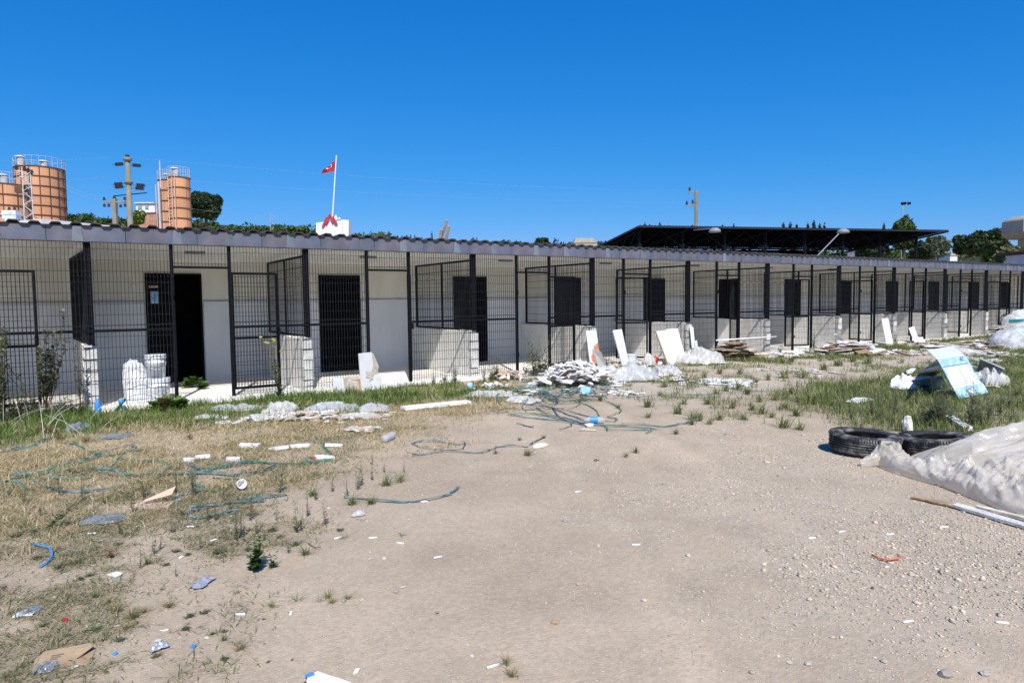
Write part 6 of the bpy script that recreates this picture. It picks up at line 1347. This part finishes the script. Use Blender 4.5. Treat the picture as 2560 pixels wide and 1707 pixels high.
for i, (x, y, wp) in enumerate([(1620,1018,60),(1695,1035,60),(1732,1050,55),(1750,1045,40),(1815,978,45),(1845,975,55),(1870,985,45),(1880,1025,50),(1905,1035,60),(1960,1070,70),(1930,1045,40),(2000,1075,50),(1990,1040,55),(1965,1020,45),(1800,1050,50),(1775,1060,45),(1750,1052,30),(2025,1010,60),(1960,945,60),(1920,950,40),(2010,945,60),(2060,925,50),(2095,915,50),(1730,1062,40),(1500,1002,35),(1690,1085,35),(1590,1132,36),(1565,1142,30),(1318,1138,45),(1240,1133,25),(1300,1100,22),(1360,1095,22),(965,1215,60),(1000,1205,55),(930,1260,50),(880,1262,55),(780,1240,50),(1680,950,40),(1660,968,40),(1980,905,45),(1560,925,30),(1650,990,30),(1710,1010,40),(1770,1010,40),(1830,1020,45),(1860,1050,45),(1790,985,40),(1900,1005,45),(1940,1000,50),(1890,960,40),(1850,935,40),(1800,935,40),(1980,985,50),(1760,945,36),(2080,900,50),(2130,905,50),(2170,910,45),(1620,1045,36),(1545,1020,26)]):
    c = Gp(x, y); weed(x, y, TG[i % 3], wp / ppm(c) * .66, 'green grass tuft growing out of the worn ground in the middle of the yard', 'green tufts across the middle', 'grass tuft', 'grass_tuft')
for i, (x, y, wp) in enumerate([(765,1385,90),(860,1345,60),(820,1492,70),(800,1500,50),(680,1515,60),(745,1498,80),(340,1325,60),(215,1510,95),(240,1495,70),(110,1555,50),(560,1600,60),(590,1610,80),(1093,1533,26),(1148,1393,22),(730,1650,26),(1005,1340,60),(370,1410,70),(545,1680,80),(470,1560,30),(50,1590,60)]):
    c = Gp(x, y); weed(x, y, (TS if i % 2 else TG)[i % 2], wp / ppm(c) * .40, 'sprawling thin grass tuft on the bare dirt in the foreground', 'sprawling tufts in the foreground', 'grass tuft', 'grass_tuft')
for i, (x, y, wp) in enumerate([(1265,1660,80),(1280,1690,90),(830,1505,60),(870,1495,55),(120,1085,110),(150,1100,90),(95,1080,80),(270,1065,90),(300,1075,70),(290,1530,90),(330,1545,100),(270,1510,70),(600,1625,80),(360,1530,70),(420,1518,80),(395,1640,50),(215,1105,80),(320,1570,60)]):
    c = Gp(x, y); weed(x, y, TD[i % 3], wp / ppm(c) * .36, 'clump of dry straw-coloured grass', 'dry straw clumps', 'grass tuft', 'dry_tuft')
# long pale straws at the left
for i in range(16):
    x, y = rp.uniform(0, 230), rp.uniform(1040, 1110); p = Gp(x, y); q = p + Vector((rp.uniform(-.5,.5), rp.uniform(-.3,.3), rp.uniform(.1,.5)))
    tag(MB().tube([Vector((0,0,0)), (q-p)*.5 + Vector((0,0,.05)), q-p], [.004,.003,.001], 4).build('straw_stalk', M['tan'], None, loc=p), 'long pale dry stalk sticking out of the straw by the left edge', 'stalk', 'pale stalks at the left edge')
# tall leafy weeds along the fence
OL = [(.15,.17,.09),(.20,.21,.12),(.10,.12,.06),(.27,.26,.16)]
weed(118, 1012, weed_mesh(401, 1, 8, (-.02,0), 800, OL, leafl=.085, spread=.20, stemc=(.2,.12,.07), wide=1.2, t0=.3, taper=.2), 275/ppm(Gp(118,1012)), 'tallest dark leafy weed rising before the first fence panel, near the left edge', cat='tall weed', nm='tall_weed')
weed(108, 1000, weed_mesh(402, 1, 2, (-.62,.40), 70, OL, leafl=.08, spread=.06, stemc=(.2,.13,.08), wide=1.3, t0=.45, taper=.2), 290/ppm(Gp(108,1000)), 'long bare brown stem leaning left from the tallest weed', cat='tall weed', nm='tall_weed', rz=0)
weed(5, 1010, weed_mesh(403, 1, 6, (0,0), 420, OL, leafl=.085, spread=.26, wide=1.2, t0=.15, taper=.2), 300/ppm(Gp(5,1010)), 'leafy weed cut off by the left edge of the photo', cat='tall weed', nm='tall_weed')
weed(205, 1005, weed_mesh(404, 1, 3, (0,0), 220, OL, leafl=.07, spread=.11, stemc=(.22,.12,.07), wide=1.2, t0=.3, taper=.2), 190/ppm(Gp(205,1005)), 'narrow leafy weed in front of the raw block end of the leftmost wall', cat='tall weed', nm='tall_weed')
weed(700, 1000, weed_mesh(405, 1, 5, (-.08,0), 200, WG, leafl=.09, spread=.17, stemc=(.16,.14,.07), wide=1.2, taper=.4), 165/ppm(Gp(700,1000)), 'tall weed with yellow flower heads before the second low wall', cat='tall weed', nm='tall_weed')
m = MB(); c = Gp(700,1000)
for (x, y) in ((652,843),(682,848),(664,856),(703,878),(670,858),(685,852)):
    p = onY(x, y, c.y) - c; m.lathe([(0,-.02),(.025,-.01),(.03,.01),(0,.02)], 6, tuple(p))
fh = m.build('flower_heads', mat('yellow_flower', (.45,.42,.10), .8, .2, 8), None, loc=c); fh.parent = bpy.data.objects['tall_weed.004']; fh.matrix_parent_inverse = bpy.data.objects['tall_weed.004'].matrix_basis.inverted(); fh['kind'] = 'stuff'
for i, (x, y, hp) in enumerate([(175,1000,80),(160,1010,70),(185,1015,60),(95,1015,90),(60,1020,80),(30,1020,110),(75,1010,120),(50,1005,100),(140,1020,60),(15,1030,70),(1110,960,60),(1135,958,50),(1228,955,80),(1240,950,70),(1210,958,60),(1335,940,120),(1350,936,100),(1362,936,110),(1315,944,80),(1085,962,45),(1340,938,80),(1500,905,60),(1515,908,70),(1760,880,60),(1950,885,50),(2035,880,60),(2240,865,45),(1140,960,70)]):
    c = Gp(x, y); weed(x, y, WM[i % 6], hp / ppm(c), 'feathery grey-green weed growing along the foot of the mesh fence', 'feathery weeds along the fence')
# broad-leaved green plants by the slab
BL = weed_mesh(450, 1, 8, (0,0), 60, [(.13,.22,.04),(.18,.28,.06),(.08,.15,.03)], leafl=.7, spread=1.0, wide=3.0)
for i, (x, y, wp, lab) in enumerate([(425,1025,60,'dark broad-leaved plant by the open doorway of the first bay'),(395,1022,45,'broad-leaved plant left of the dark one at the slab edge'),(480,968,50,'light green trailing plant on the white slab before the doorway'),(505,972,34,'right end of the light green plant trailing over the slab'),(455,1020,40,'broad-leaved plant right of the dark one at the slab edge')]):
    c = Gp(x, y); o = weed(x, y, BL, wp/ppm(c)*.66, lab, cat='plant', nm='broad_leaf_plant')
    if y < 980: c2 = G(x, y, 0); o.location = (c2.x, max(c2.y, YF - .06), .0)
weed(415, 1030, weed_mesh(451, 1, 5, (0,0), 150, [(.20,.07,.04),(.26,.10,.06),(.13,.06,.03)], leafl=.14, spread=.2, stemc=(.2,.08,.05)), 62/ppm(Gp(415,1030)), 'reddish brown dock plant in front of the broad leaves', cat='plant', nm='dock_plant')
# dark upright weeds in the right grass
for i, (x, y, hp) in enumerate([(2318,1066,110),(2340,1068,120),(2360,1068,110),(2345,1050,110),(2325,1050,90),(2375,1070,80),(2300,1068,80),(2455,1075,90),(2425,1060,100),(2500,1040,90),(2520,1020,70),(2180,1040,70),(2130,1050,60),(2330,1068,95),(2350,1060,85),(2312,1065,70),(2370,1060,60),(2430,1070,130),(2442,1060,120),(2200,1050,110),(2240,1040,100),(2235,1050,90),(2290,1010,90),(2160,1000,80),(2110,1010,110),(2310,975,60),(2470,1050,90),(2360,1040,70),(2540,1000,80),(2400,985,90),(2425,985,110),(2445,985,90)]):
    c = Gp(x, y); weed(x, y, WM[i % 6] if i not in (19,20,21,22,23,24) else tall[i % 4], hp / ppm(c), 'dark upright weed standing in the right-hand grass', 'dark weeds in the right-hand grass')
# bushy ground growth at the far left under the fence
for i in range(44):
    x, y = rp.uniform(-20, 225), rp.uniform(985, 1050); c = Gp(x, y); weed(x, y, low[i % 4] if i % 2 else WM[i % 6], rp.uniform(38, 75)/ppm(c)*(.5 if i % 2 else 1), 'leafy undergrowth plant below the fence at the left edge', 'undergrowth at the left edge', 'weed', 'undergrowth_weed')
